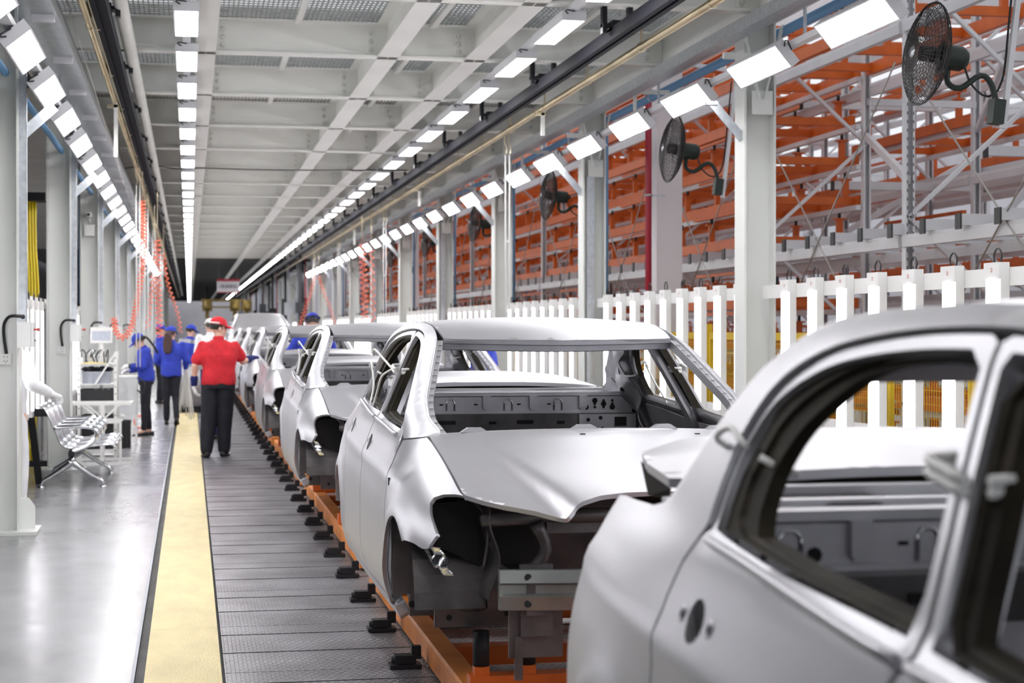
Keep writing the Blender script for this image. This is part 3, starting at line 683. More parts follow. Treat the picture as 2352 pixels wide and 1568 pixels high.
def make_car():
    t = thing('car_body', 'x', 'car body')
    for sgn, fl in ((1, False), (-1, True)):
        fx = lambda p: (p[0] * sgn, p[1], p[2])
        panel(MB(), fender, [], Sside, 0.03, 0.014, fl).build('fender', 'body_silver', t)
        sf = panel(MB(), frame_side, [], Sside, 0.028, 0.05, fl).build('side_frame', 'body_silver', t)
        # doors
        for nm, poly, win, gls, hx, hz in (('front_door', front_door, fwin, fgl, 2.14, 0.885), ('rear_door', rear_door, rwin, rgl, 3.01, 0.918)):
            hole = [(hx + 0.046 * math.cos(a), hz + 0.038 * math.sin(a)) for a in np.linspace(0, 2 * PI, 14, endpoint=False)]
            d = panel(MB(), poly, [win, hole], Sdoor, 0.034, 0.04, fl).build(nm, 'body_silver', t)
            # belt moulding flange
            b0, b1 = (1.40, 2.195) if nm == 'front_door' else (2.235, 3.10)
            line = [(u, HB(u) - 0.004 + (0.012 if u > 1.5 else 0.012)) for u in np.linspace(b0, b1, 14)]
            m = MB(); m.tube([fx((side_w(u, HB(u)) + 0.004, u, h - 0.006)) for u, h in line], 0.009, 6)
            m.build('belt_flange', 'body_silver', d)
            # dark channel round the window
            def even(pl, N):
                q = np.array(pl + pl[:1]); dd = np.sqrt((np.diff(q, axis=0) ** 2).sum(1)); cs = np.concatenate([[0], np.cumsum(dd)]); tt = np.linspace(0, cs[-1], N, endpoint=False)
                return list(zip(np.interp(tt, cs, q[:, 0]), np.interp(tt, cs, q[:, 1])))
            n = 96; A_ = even(win, n * 3)
            cu = sum(p_[0] for p_ in gls) / len(gls); ch_ = sum(p_[1] for p_ in gls) / len(gls)
            B_ = even(gls, n); m = MB(); vs = []; fsx = []
            An = np.array(A_)
            for ib, (gu, gh) in enumerate(B_):
                jj = min([(3 * ib + k_) % (3 * n) for k_ in range(-12, 13)], key=lambda z_: (An[z_][0] - gu) ** 2 + (An[z_][1] - gh) ** 2); au, ah = A_[jj]
                for q, dep in ((-0.03, 0.028), (0.40, 0.030), (0.45, 0.040), (1.0, 0.044), (1.0, 0.075)):
                    uu, hh = au + (gu - au) * q, ah + (gh - ah) * q; vs.append(fx((side_w(uu, hh) - dep, uu, hh)))
            for i in range(n):
                for j in range(4): fsx.append((i * 5 + j, i * 5 + j + 1, ((i + 1) % n) * 5 + j + 1, ((i + 1) % n) * 5 + j))
            m.add(vs, fsx, False); m.build('window_channel', 'sealer_and_shade', d)
            # handle recess: dark cup behind the slot and two screw seats
            m = MB(); m.ell(fx((side_w(hx, hz) - 0.022, hx, hz)), (0.014, 0.058, 0.05)); m.build('handle_recess', 'hole_black', d)
            for q in (-0.085, 0.08): MB().lathe([(0.017, 0.0), (0.013, 0.003), (0.006, 0.001), (0.0, -0.002)], fx((side_w(hx + q, hz) + 0.0005, hx + q, hz)), (sgn, 0, 0.25), 12).build('screw_seat', 'body_silver', d)
            for q in (-0.085, 0.08): MB().lathe([(0.008, 0.002), (0.0, 0.0025)], fx((side_w(hx + q, hz) + 0.001, hx + q, hz)), (sgn, 0, 0.25), 8).build('screw_hole', 'hole_black', d)
            # inner door sheet with lightening holes
            zt = lambda u: HB(u) - 0.03
            ip = [(u0, 0.32) for u0 in (b0 + 0.02,)] + [(b1 - 0.12, 0.32), (b1 - 0.04, 0.6)] + [(u, zt(u)) for u in np.linspace(b1 - 0.05, b0 + 0.02, 8)]
            mid = (b0 + b1) / 2
            holes = [[(mid + 0.17 * math.cos(a), 0.60 + 0.14 * math.sin(a)) for a in np.linspace(0, 2 * PI, 16, endpoint=False)], [(b0 + 0.16 + 0.05 * math.cos(a), 0.72 + 0.05 * math.sin(a)) for a in np.linspace(0, 2 * PI, 10, endpoint=False)]]
            panel(MB(), ip, holes, lambda u, h: (side_w(u, h) - 0.10 - 0.02 * math.cos((h - 0.6) * 9), u, h), 0.06, 0.006, fl).build('inner_sheet', 'body_inner', d)
        m = MB()
        for ln in ([(1.303, h) for h in np.linspace(0.27, 0.94, 12)], BG, [(u + 0.007, h) for u, h in ql[::-1]], GAP[2::2]):
            vs = []
            for i, (u, h) in enumerate(ln):
                p0 = ln[max(0, i - 1)]; p1 = ln[min(len(ln) - 1, i + 1)]; tx, tz = p1[0] - p0[0], p1[1] - p0[1]; L = math.hypot(tx, tz)
                for e in (-0.016, 0.016): vs.append(fx((side_w(u, h) - 0.024, u - tz / L * e, h + tx / L * e)))
            m.add(vs, [(2 * i, 2 * i + 1, 2 * i + 3, 2 * i + 2) for i in range(len(ln) - 1)])
        m.build('gap_shade', 'sealer_and_shade', sf, 'stuff')  # added dark strips standing for the shade in the door gaps
        MB().cbox(fx((side_w(1.255, 0.775) - 0.001, 1.255, 0.775)), (0.006, 0.018, 0.032)).build('lamp_slot', 'hole_black', t)
        m = MB()
        for q in ((0.64, 0.28), (0.72, 0.34), (0.68, 0.45), (0.76, 0.52), (0.66, 0.56), (0.78, 0.26)): m.lathe([(0.016 if q[1] < 0.3 else 0.008, 0), (0.0, -0.001)], fx((q[0], 1.2195, q[1])), (0, 1, 0), 8)
        m.build('punched_holes', 'hole_black', t, 'stuff')
        # A pillar windscreen flange with spot welds
        wl = [(u, h) for u, h in RAIL if u < 1.93]
        m = MB(); vs = []; fsx = []
        for u, h in wl:
            w0 = side_w(u, h - 0.004); vs += [fx((w0 + 0.002, u - 0.002, h - 0.004)), fx((w0 - 0.014, u + 0.010, h - 0.016)), fx((w0 - 0.036, u + 0.004, h - 0.014)), fx((w0 - 0.036, u + 0.03, h - 0.05))]
        for i in range(len(wl) - 1):
            for j in range(3): fsx.append((4 * i + j, 4 * i + j + 1, 4 * i + 5 + j, 4 * i + 4 + j))
        m.add(vs, fsx, False); m.build('windscreen_flange', 'body_silver', sf)
        m = MB()
        for i in range(3, len(wl) - 2, 3):
            u, h = wl[i]; w0 = side_w(u, h - 0.004); m.bar(fx((w0 - 0.016, u + 0.006, h - 0.011)), fx((w0 - 0.034, u + 0.002, h - 0.0105)), 0.004, 0.003)
        m.build('weld_marks', 'engine_bay', sf, 'stuff')
        # inner pillar sheets (B and C pillars)
        bp = [(2.18, 0.30), (2.37, 0.30), (2.34, 0.7), (2.28, 1.0), (2.41, 1.36), (2.33, 1.37), (2.19, 1.0), (2.21, 0.7)]
        panel(MB(), bp, [[(2.27 + 0.02 * math.cos(a), 0.62 + 0.05 * math.sin(a)) for a in np.linspace(0, 2 * PI, 10, endpoint=False)]], lambda u, h: (side_w(u, h) - 0.075, u, h), 0.04, 0.03, fl).build('centre_pillar', 'body_inner', t)
        cp = [(3.16, 0.75), (3.55, 0.75), (3.62, 1.02), (3.50, 1.13), (3.36, 1.24), (3.20, 1.33), (3.05, 1.375), (3.03, 1.33), (3.14, 1.24), (3.17, 1.1), (3.14, 1.04), (3.20, 0.95)]
        chl = [[(c0 + r * math.cos(a), c1 + r * 1.2 * math.sin(a)) for a in np.linspace(0, 2 * PI, 10, endpoint=False)] for c0, c1, r in ((3.28, 1.20, 0.03), (3.36, 1.06, 0.035), (3.27, 1.08, 0.014), (3.42, 1.13, 0.016), (3.32, 0.92, 0.05), (3.20, 1.28, 0.014))]
        panel(MB(), cp, chl, lambda u, h: (side_w(u, h) - 0.085 - 0.03 * math.sin(u * 23 + 1) * math.sin(h * 19), u, h), 0.025, 0.006, fl).build('inner_quarter', 'body_inner', t)
        # wheel house, apron, strut tower, rails: the engine bay sheet metal
        m = MB()
        m.prism([(1.22, 0.21), (1.27, 0.21), (1.27, 0.86), (1.22, 0.84)], 'x', 0.58 * sgn, 0.79 * sgn); m.prism([(1.235, 0.30), (1.275, 0.30), (1.275, 0.68), (1.235, 0.68)], 'x', 0.79 * sgn, 0.862 * sgn)
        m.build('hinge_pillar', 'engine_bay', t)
        m = MB(); pr = arc((0.93, 0.31), 0.36, 5, 175, 16)
        for (a, b), (c, d2) in zip(pr[:-1], pr[1:]): m.add([fx((0.58, a, b)), fx((0.855, a, b)), fx((0.855, c, d2)), fx((0.58, c, d2))], [(0, 1, 2, 3)], True)
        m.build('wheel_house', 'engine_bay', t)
        ap = [(0.36, 0.40), (0.57, 0.40)] + arc((0.93, 0.31), 0.375, 165, 15, 14) + [(1.22, 0.40), (1.22, 0.90), (0.9, 0.86), (0.55, 0.77), (0.36, 0.74)]
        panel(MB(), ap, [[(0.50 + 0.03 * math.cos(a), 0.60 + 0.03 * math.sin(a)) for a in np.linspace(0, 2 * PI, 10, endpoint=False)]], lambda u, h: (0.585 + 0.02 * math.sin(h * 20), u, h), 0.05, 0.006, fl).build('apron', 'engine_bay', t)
        m = MB(); m.lathe([(0.15, 0.0), (0.14, 0.26), (0.11, 0.29), (0.045, 0.30), (0.045, 0.27)], fx((0.49, 0.95, 0.50)), (0, 0, 1), 18); m.build('strut_tower', 'engine_bay', t)
        m = MB(); m.cbox(fx((0.46, 0.62, 0.44)), (0.085, 0.95, 0.12)); m.cbox(fx((0.46, 1.10, 0.33)), (0.10, 0.35, 0.10)); m.build('front_rail', 'engine_bay', t)
        # stamped plate low in front of the wheel
        m = MB(); m.box(min(0.36 * sgn, 0.72 * sgn), max(0.36 * sgn, 0.72 * sgn), 0.98, 1.0, 0.20, 0.52); m.ell(fx((0.56, 0.975, 0.29)), (0.07, 0.012, 0.03)); m.ell(fx((0.50, 0.975, 0.44)), (0.09, 0.014, 0.045)); m.build('toe_panel', 'engine_bay', t)
        m = MB()
        for q in ((0.42, 0.25), (0.44, 0.40), (0.66, 0.24), (0.66, 0.36), (0.62, 0.47), (0.40, 0.48)): m.lathe([(0.012, 0), (0.0, -0.001)], fx((q[0], 0.974, q[1])), (0, 1, 0), 8)
        m.build('punched_holes', 'hole_black', t, 'stuff')
        # bright crumpled headlamp bracket below the fender tip
        m = MB()
        pl = [(0.44, 0.605), (0.34, 0.60), (0.31, 0.56), (0.30, 0.51), (0.36, 0.505), (0.40, 0.54), (0.47, 0.575)]
        panel(m, pl, [], lambda u, h: (Wm(u) - 0.035 - 0.012 * math.sin(u * 70) - 0.01 * math.sin(h * 90), u, h), 0.015, 0.004, fl)
        m.bar(fx((Wm(0.5) - 0.02, 0.50, 0.60)), fx((Wm(0.4) - 0.03, 0.38, 0.53)), 0.012, 0.004)
        m.build('lamp_bracket', 'bright_bracket', t)
        # headlamp cavity: added black sheet standing for the shade inside
        m = MB(); m.add([fx(p) for p in [(0.60, 0.62, 0.50), (0.60, 0.60, 0.76), (0.80, 0.58, 0.745), (0.80, 0.60, 0.60), (0.35, 0.66, 0.50), (0.35, 0.66, 0.78)]], [(0, 1, 2, 3), (0, 4, 5, 1)]); m.build('lamp_cavity', 'hole_black', t)
        # bent tube stay in the bay
        m = MB(); m.tube(catmull([fx((0.66, 0.56, 0.78)), fx((0.60, 0.50, 0.72)), fx((0.59, 0.46, 0.62)), fx((0.60, 0.50, 0.50))], 0.03), 0.008, 6); m.build('stay', 'engine_bay', t)
    # skins on the centre line
    hd_ = panel(MB(), hood_poly, [], Shood, 0.026, 0.018, outward=2).build('hood', 'body_silver', t)
    for wq in (-0.08, 0.42): MB().cbox((wq, 1.07, hood_h(1.07, wq) + 0.001), (0.022, 0.012, 0.004)).build('nozzle_hole', 'hole_black', hd_)
    r = panel(MB(), roof_poly, [], Sroof, 0.04, 0.012, outward=2).build('roof', 'body_silver', t)
    lid = panel(MB(), lid_poly, [], Slid, 0.035, 0.022, outward=2).build('trunk_lid', 'body_silver', t)
    m = MB()
    for sgn in (1, -1): m.add([(0.645 * sgn, 3.88, 1.06), (0.62 * sgn, 4.235, 1.095), (0.60 * sgn, 4.24, 1.01), (0.61 * sgn, 4.02, 1.02)], [(0, 1, 2, 3)])
    m.add([(w, 3.80 + 0.04 * (w / 0.62) ** 2, 1.072 + 0.03 * (1 - (abs(w) / 0.70) ** 2.5)) for w in np.linspace(-0.62, 0.62, 12)] + [(w, 3.82 + 0.04 * (w / 0.62) ** 2, 1.030 + 0.02 * (1 - (abs(w) / 0.70) ** 2.5)) for w in np.linspace(-0.62, 0.62, 12)], [(i, i + 1, 13 + i, 12 + i) for i in range(11)])
    m.build('lid_inner', 'sealer_and_shade', lid)
    # roof front header inside, with flange
    m = MB(); ws = np.linspace(-0.545, 0.545, 25)
    ue = lambda w: 1.80 + 0.105 * (abs(w) / 0.545) ** 2
    rows = []
    for du, dh in ((0.002, -0.002), (0.006, -0.022), (0.03, -0.026), (0.035, -0.05), (0.12, -0.055), (0.16, -0.03)): rows.append([(w, ue(w) + du, roof_h(ue(w), w) + dh) for w in ws])
    n = len(ws); m.add([p for r_ in rows for p in r_], [(k * n + i, k * n + i + 1, (k + 1) * n + i + 1, (k + 1) * n + i) for k in range(len(rows) - 1) for i in range(n - 1)], False)
    m.build('front_header', 'body_inner', r)
    m = MB(); ur = lambda w: 3.33 - 0.06 * (abs(w) / 0.52) ** 2
    rows = [[(w * 0.52 / 0.545, ur(w) + du, roof_h(ur(w), w) + dh) for w in ws] for du, dh in ((0, -0.002), (-0.01, -0.04), (-0.12, -0.05), (-0.15, -0.02))]
    m.add([p for r_ in rows for p in r_], [(k * n + i, k * n + i + 1, (k + 1) * n + i + 1, (k + 1) * n + i) for k in range(len(rows) - 1) for i in range(n - 1)], False)
    m.build('rear_header', 'body_inner', r)
    # cowl top behind the hood, with lugs
    m = MB(); wsc = np.linspace(-0.70, 0.70, 29); ce = lambda w: 1.135 + 0.05 * (abs(w) / 0.7) ** 2
    rows = [[(w, ce(w) + du, hood_h(1.15, w) + dh) for w in wsc] for du, dh in ((-0.10, -0.03), (0.0, -0.012), (0.015, 0.004), (0.06, 0.004), (0.07, -0.06), (0.20, -0.10))]
    n = len(wsc); m.add([p for r_ in rows for p in r_], [(k * n + i, k * n + i + 1, (k + 1) * n + i + 1, (k + 1) * n + i) for k in range(len(rows) - 1) for i in range(n - 1)], False)
    for wq in (-0.52, -0.05, 0.30, 0.55): m.prism([(wq - 0.06, hood_h(1.15, wq) + 0.003), (wq + 0.06, hood_h(1.15, wq) + 0.003), (wq + 0.03, hood_h(1.15, wq) + 0.022), (wq - 0.03, hood_h(1.15, wq) + 0.022)], 'y', ce(wq) + 0.016, ce(wq) + 0.05)
    m.build('cowl', 'body_silver', t)
    # firewall, floor pan, tunnel, sills across
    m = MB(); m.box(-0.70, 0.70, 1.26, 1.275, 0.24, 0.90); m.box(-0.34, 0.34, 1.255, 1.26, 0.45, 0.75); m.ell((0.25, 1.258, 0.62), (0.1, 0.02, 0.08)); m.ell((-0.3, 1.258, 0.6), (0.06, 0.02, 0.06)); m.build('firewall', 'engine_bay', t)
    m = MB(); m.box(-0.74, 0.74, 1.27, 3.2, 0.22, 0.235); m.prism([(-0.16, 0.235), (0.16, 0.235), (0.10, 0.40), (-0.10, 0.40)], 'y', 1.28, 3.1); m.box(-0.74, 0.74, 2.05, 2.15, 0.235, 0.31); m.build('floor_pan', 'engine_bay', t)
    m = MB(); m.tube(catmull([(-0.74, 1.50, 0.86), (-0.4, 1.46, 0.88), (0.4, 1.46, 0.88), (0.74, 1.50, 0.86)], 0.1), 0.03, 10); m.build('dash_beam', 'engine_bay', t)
    # parcel shelf and rear-seat bulkhead
    m = MB(); m.box(-0.70, 0.70, 3.30, 3.76, 1.045, 1.055); m.box(-0.70, 0.70, 3.30, 3.34, 1.055, 1.07); m.box(-0.66, 0.66, 3.52, 3.56, 1.055, 1.068); m.box(-0.66, 0.66, 3.70, 3.76, 1.055, 1.078)
    ps = m.build('parcel_shelf', 'body_silver', t)
    for wq in (-0.36, 0.36): MB().lathe([(0.13, 0.0), (0.12, 0.004), (0.0, 0.002)], (wq, 3.63, 1.0565), (0, 0, 1), 20).build('speaker_hole', 'hole_black', ps)
    m = MB(); m.box(-0.72, 0.72, 3.30, 3.312, 0.965, 1.05); m.box(-0.72, 0.72, 3.285, 3.30, 0.955, 0.968); bk = m.build('seat_bulkhead', 'body_inner', t)
    for i, wq in enumerate((-0.58, -0.44, -0.30, -0.10, 0.02, 0.16, 0.30, 0.44)):
        if i % 2: MB().box(wq - 0.022, wq + 0.022, 3.280, 3.301, 0.985, 1.05).prism([(wq - 0.022, 0.985), (wq + 0.022, 0.985), (wq + 0.012, 0.972), (wq - 0.012, 0.972)], 'y', 3.288, 3.30).build('rib', 'body_inner', bk)
        else: MB().tube([(wq - 0.022, 3.298, 0.970), (wq - 0.022, 3.298, 1.018), (wq - 0.012, 3.298, 1.032), (wq + 0.012, 3.298, 1.032), (wq + 0.022, 3.298, 1.018), (wq + 0.022, 3.298, 0.970)], 0.005, 6).build('rib', 'bright_bracket', bk)
    m = MB()
    for i in range(16): m.lathe([(0.008 if i % 3 else 0.016, 0), (0, -0.001)], (0.46 + 0.05 * (i % 4) - (1.14 if i > 11 else 0), 3.2985, 0.985 + 0.018 * (i // 4 % 3)), (0, 1, 0), 8)
    for wq in (-0.35, -0.16, 0.08, 0.25): m.box(wq - 0.01, wq + 0.01, 3.2965, 3.2985, 1.0, 1.008)
    m.build('punched_holes', 'hole_black', bk, 'stuff')
    m = MB(); m.box(-0.74, 0.74, 3.22, 3.235, 0.86, 0.955); m.box(-0.74, 0.74, 3.235, 3.30, 0.945, 0.955); m.box(-0.74, -0.40, 3.225, 3.235, 0.45, 0.86); m.box(0.44, 0.74, 3.215, 3.235, 0.45, 0.955); lw = m.build('lower_bulkhead', 'engine_bay', t)
    m = MB()
    for wq, ww in ((-0.50, 0.02), (-0.33, 0.045), (-0.08, 0.02), (0.10, 0.045), (0.30, 0.02)): m.box(wq - ww, wq + ww, 3.2135, 3.2155, 0.90, 0.915 + 0.006 * (ww > 0.03))
    m.build('slots', 'hole_black', lw)
    MB().box(0.40, 0.72, 3.205, 3.214, 0.83, 0.95).build('latch_plate', 'body_silver', lw)
    MB().box(0.60, 0.665, 3.198, 3.2045, 0.885, 0.935).build('latch_hole', 'hole_black', lw)
    for q in ((0.45, 0.92), (0.45, 0.87), (0.52, 0.93), (0.53, 0.87)): MB().lathe([(0.011, 0), (0, -0.001)], (q[0], 3.204, q[1]), (0, 1, 0), 10).build('bolt_hole', 'hole_black', lw)
    # rear panel and trunk floor
    m = MB(); m.box(-0.66, 0.66, 4.25, 4.27, 0.36, 0.86); m.box(-0.70, 0.70, 3.3, 4.26, 0.36, 0.375); m.box(-0.62, 0.62, 4.235, 4.30, 0.86, 0.90); m.build('rear_panel', 'body_inner', t)
    # front structure: bumper beam, radiator support, tow bracket
    m = MB()
    prof = [(0.40, 0.0), (0.40, -0.03), (0.45, -0.04), (0.46, -0.022), (0.49, -0.022), (0.50, -0.04), (0.545, -0.03), (0.545, 0.0)]
    wq = np.linspace(-0.60, 0.60, 17); rows = [[(x, 0.13 + 0.06 * (x / 0.6) ** 2 + dy, z) for x in wq] for z, dy in prof]
    n = len(wq); m.add([p for r_ in rows for p in r_], [(k * n + i, k * n + i + 1, (k + 1) * n + i + 1, (k + 1) * n + i) for k in range(len(rows) - 1) for i in range(n - 1)] + [[k * n for k in range(len(rows))], [k * n + n - 1 for k in range(len(rows))][::-1]])
    bb = m.build('bumper_beam', 'beam_bare', t)
    m = MB()
    for x in (-0.50, 0.50):
        for z in (0.425, 0.52): m.lathe([(0.014, 0), (0, -0.001)], (x, 0.13 + 0.06 * (x / 0.6) ** 2 - 0.037, z), (0, 1, 0), 10)
    m.build('punched_holes', 'hole_black', bb, 'stuff')
    for x in (-0.46, 0.46): MB().box(x - 0.06, x + 0.06, 0.17, 0.20, 0.30, 0.56).build('crash_box', 'engine_bay', t)
    
    for sg in (-1, 1):
        m = MB(); m.cbox((0.46 * sg, 0.195, 0.31), (0.20, 0.01, 0.18)); m.cbox((0.525 * sg, 0.185, 0.22), (0.03, 0.01, 0.16)); m.box(0.46 * sg - 0.06, 0.46 * sg + 0.06, 0.185, 0.19, 0.30, 0.36); m.build('tow_bracket', 'engine_bay', t)
    m = MB(); m.tube(catmull([(-0.62, 0.40, 0.70), (-0.4, 0.30, 0.72), (0, 0.27, 0.725), (0.4, 0.30, 0.72), (0.62, 0.40, 0.70)], 0.08), 0.028, 8); m.box(-0.40, 0.40, 0.28, 0.31, 0.66, 0.71); m.build('radiator_support', 'engine_bay', t)
    m = MB(); m.tube(catmull([(-0.44, 0.29, 0.70), (-0.40, 0.30, 0.6), (-0.46, 0.31, 0.5), (-0.50, 0.30, 0.42)], 0.04), [0.03, 0.026, 0.024, 0.024, 0.024, 0.024, 0.024, 0.024, 0.024, 0.024][:len(catmull([(-0.44, 0.29, 0.70), (-0.40, 0.30, 0.6), (-0.46, 0.31, 0.5), (-0.50, 0.30, 0.42)], 0.04))], 8); m.build('support_stay', 'engine_bay', t)
    # white straps that hold the doors shut at the centre pillars
    for sgn in (1, -1):
        fx = lambda p: (p[0] * sgn, p[1], p[2])
        m = MB(); zc = 1.225; w0 = side_w(2.31, zc)
        for dz in (-0.008, 0.008):
            m.tube(catmull([fx((w0 + 0.008, 2.255, zc + dz - 0.01)), fx((w0 + 0.012, 2.31, zc + dz)), fx((w0 + 0.008, 2.365, zc + dz + 0.008)), fx((w0 - 0.06, 2.375, zc + dz + 0.01)), fx((w0 - 0.085, 2.31, zc + dz)), fx((w0 - 0.05, 2.245, zc + dz - 0.01))], 0.03, True), 0.008, 6)
        m.build('strap', 'strap_white', t); m = MB()
        m.tube(catmull([fx((w0 + 0.014, 2.34, zc)), fx((w0 + 0.05, 2.47, zc - 0.04)), fx((w0 + 0.06, 2.60, zc - 0.12)), fx((w0 + 0.075, 2.66, zc - 0.20))], 0.03), 0.006, 5)
        m.tube(catmull([fx((w0 + 0.014, 2.35, zc)), fx((w0 + 0.04, 2.54, zc + 0.05)), fx((w0 + 0.06, 2.72, zc + 0.09)), fx((w0 + 0.05, 2.87, zc + 0.06))], 0.03), 0.006, 5)
        m.build('strap_end', 'strap_white', t)
        m = MB(); uc, zc = 3.12, 1.19; w0 = side_w(3.16, zc)
        m.tube(catmull([fx((w0 + 0.01, 3.06, zc + 0.02)), fx((w0 + 0.012, 3.14, zc + 0.05)), fx((w0 + 0.004, 3.24, zc + 0.02)), fx((w0 - 0.08, 3.22, zc - 0.02)), fx((w0 - 0.09, 3.08, zc - 0.03)), fx((w0 - 0.03, 3.03, zc - 0.01))], 0.03, True), 0.0065, 6)
        m.build('strap', 'strap_white', t)
        m = MB().tube(catmull([fx((w0 + 0.012, 3.10, zc + 0.03)), fx((w0 + 0.02, 2.95, zc - 0.06)), fx((w0 + 0.045, 2.85, zc - 0.14)), fx((w0 + 0.06, 2.80, zc - 0.20))], 0.03), 0.006, 5)
        m.build('strap_end', 'strap_white', t)
    return t
CARX, CARY, CARZ, CARP = 1.70, 5.87, 0.185, 6.1
CARLAB = ['nearest silver bare car body, blurred in the right foreground', 'silver bare car body in sharp focus at the centre, nose to the lens', 'second silver bare car body in the queue, behind the sharp one', 'third silver bare car body of the queue behind the sharp one', 'fourth silver bare car body of the queue, beside the red-shirted worker', 'fifth silver bare car body of the queue behind the sharp one', 'sixth silver bare car body, farthest standing low in the queue']
proto_car = make_car()
for k in range(0, 7):
    c = proto_car if k == 0 else copy_tree(proto_car)
    c.location = (CARX, CARY + (k - 1) * CARP, CARZ)
    tag(c, CARLAB[k], 'car body', 'car bodies on the line')
for ch in list(proto_car.children):
    if ch.name.startswith('strap_end'): bpy.data.objects.remove(ch)
c = copy_tree(proto_car); c.location = (CARX + 0.1, 42.6, CARZ + 0.37)
wsx = np.linspace(-1, 1, 13); rows = []
for q in np.linspace(0, 1, 9):
    uu = 1.16 + (1.90 - 1.16) * q; hh = 0.985 + (1.375 - 0.985) * q; hw = 0.70 + (0.545 - 0.70) * q
    rows.append([(x * hw, uu - 0.10 * (1 - x * x) * (1 - 0.2 * q), hh + 0.02 * math.sin(PI * q)) for x in wsx])
MB().add([p for r_ in rows for p in r_], [(k * 13 + i, k * 13 + i + 1, k * 13 + 14 + i, k * 13 + 13 + i) for k in range(8) for i in range(12)], True).build('windscreen_cover', 'body_silver', c); tag(c, 'far silver car body lifted higher than the queue before it', 'car body', 'car bodies on the line')

# ================================================================== ORANGE SKIDS UNDER THE CARS
def make_skid():
    t = thing('body_skid', 'x', 'skid')
    for x in (-0.54, 0.54):
        m = MB().box(x - 0.055, x + 0.055, -0.75, 4.75, 0.02, 0.035).box(x - 0.055, x + 0.055, -0.75, 4.75, 0.115, 0.13).box(x - 0.006, x + 0.006, -0.75, 4.75, 0.035, 0.115)
        m = MB().prism([(x - 0.055, 0.02), (x + 0.055, 0.02), (x + 0.055, 0.12), (x + 0.045, 0.13), (x - 0.045, 0.13), (x - 0.055, 0.12)], 'y', -0.75, 4.75)
        m.build('rail', 'orange_worn', t)
    for y in (-0.35, 0.75, 2.0, 3.2, 4.4): MB().box(-0.49, 0.49, y - 0.05, y + 0.05, 0.03, 0.12).build('cross_member', 'orange_paint', t)
    for y in (0.85, 3.5):
        MB().box(-0.60, 0.60, y - 0.045, y + 0.045, 0.135, 0.215).build('cradle_beam', 'orange_paint', t)
        for x in (-0.55, -0.36, 0.36, 0.55):
            MB().box(x - 0.03, x + 0.03, y - 0.03, y + 0.03, 0.215, 0.25).build('pad_base', 'orange_paint', t)
            MB().cyl((x, y, 0.25), (x, y, 0.39), 0.034, 12).build('support_pin', 'black_steel', t)
    for x in (-0.22, 0.22):
        MB().box(x - 0.04, x + 0.04, -0.42, -0.34, 0.12, 0.34).build('post', 'orange_paint', t)
        MB().prism([(-0.34, 0.12), (-0.10, 0.12), (-0.34, 0.30)], 'x', x - 0.01, x + 0.01).build('gusset', 'orange_paint', t)
    MB().box(-0.34, 0.34, -0.43, -0.33, 0.34, 0.40).build('front_beam', 'orange_paint', t)
    for y in (0.05, 0.45): MB().box(-0.42, 0.42, y - 0.04, y + 0.04, 0.14, 0.20).build('cradle_beam', 'orange_paint', t)
    for x in (-0.25, 0.1, 0.38): MB().box(x - 0.035, x + 0.035, 0.0, 0.07, 0.20, 0.36).build('post', 'orange_paint', t)
    return t
pskid = make_skid()
for k in range(0, 8):
    s_ = pskid if k == 0 else copy_tree(pskid)
    s_.location = (CARX, CARY + (k - 1) * CARP, 0)
    tag(s_, 'orange steel skid carrying the %s' % ('nearest blurred car body' if k == 0 else 'sharp central car body' if k == 1 else '%s car body behind the sharp one' % nth(k - 1) if k < 7 else 'lifted far car body'), 'skid', 'skids under the car bodies')
lift = thing('body_lift', 'orange lifting frame under the raised far car body', 'lift', (CARX + 0.1, 42.6, 0))
for x in (-0.6, 0.6):
    for y in (0.9, 3.4): MB().box(x - 0.04, x + 0.04, y - 0.04, y + 0.04, 0.13, 0.74).build('post', 'orange_paint', lift)
# black clamps bolted to the slats beside the skid rails
cl = MB().box(-0.075, 0.075, -0.05, 0.05, 0, 0.018).box(-0.05, 0.05, -0.035, 0.035, 0.022, 0.06).box(0.03, 0.075, -0.02, 0.02, 0.04, 0.10).cyl((-0.05, 0, 0.022), (-0.05, 0, 0.05), 0.016, 8).mesh('clamp'); cl.materials.append(M['black_steel'])
for x, sd in ((CARX - 0.70, 'left'), (CARX + 0.70, 'right')):
    for k in range(2, 36):
        y = 6.0 + k - 0.02
        o = mob('rail_clamp', cl, None); o.location = (x, y, 0.003); o.rotation_euler = (0, 0, 0 if sd == 'left' else PI)
        tag(o, ('%s black clamp from the camera beside the left orange rail' % nth(k - 1)) if sd == 'left' and k < 18 else 'small black clamp beside the far stretch of the left orange rail' if sd == 'left' else 'black clamp beside the right orange rail, under the cars', 'clamp', 'clamps along the %s orange rail' % sd)
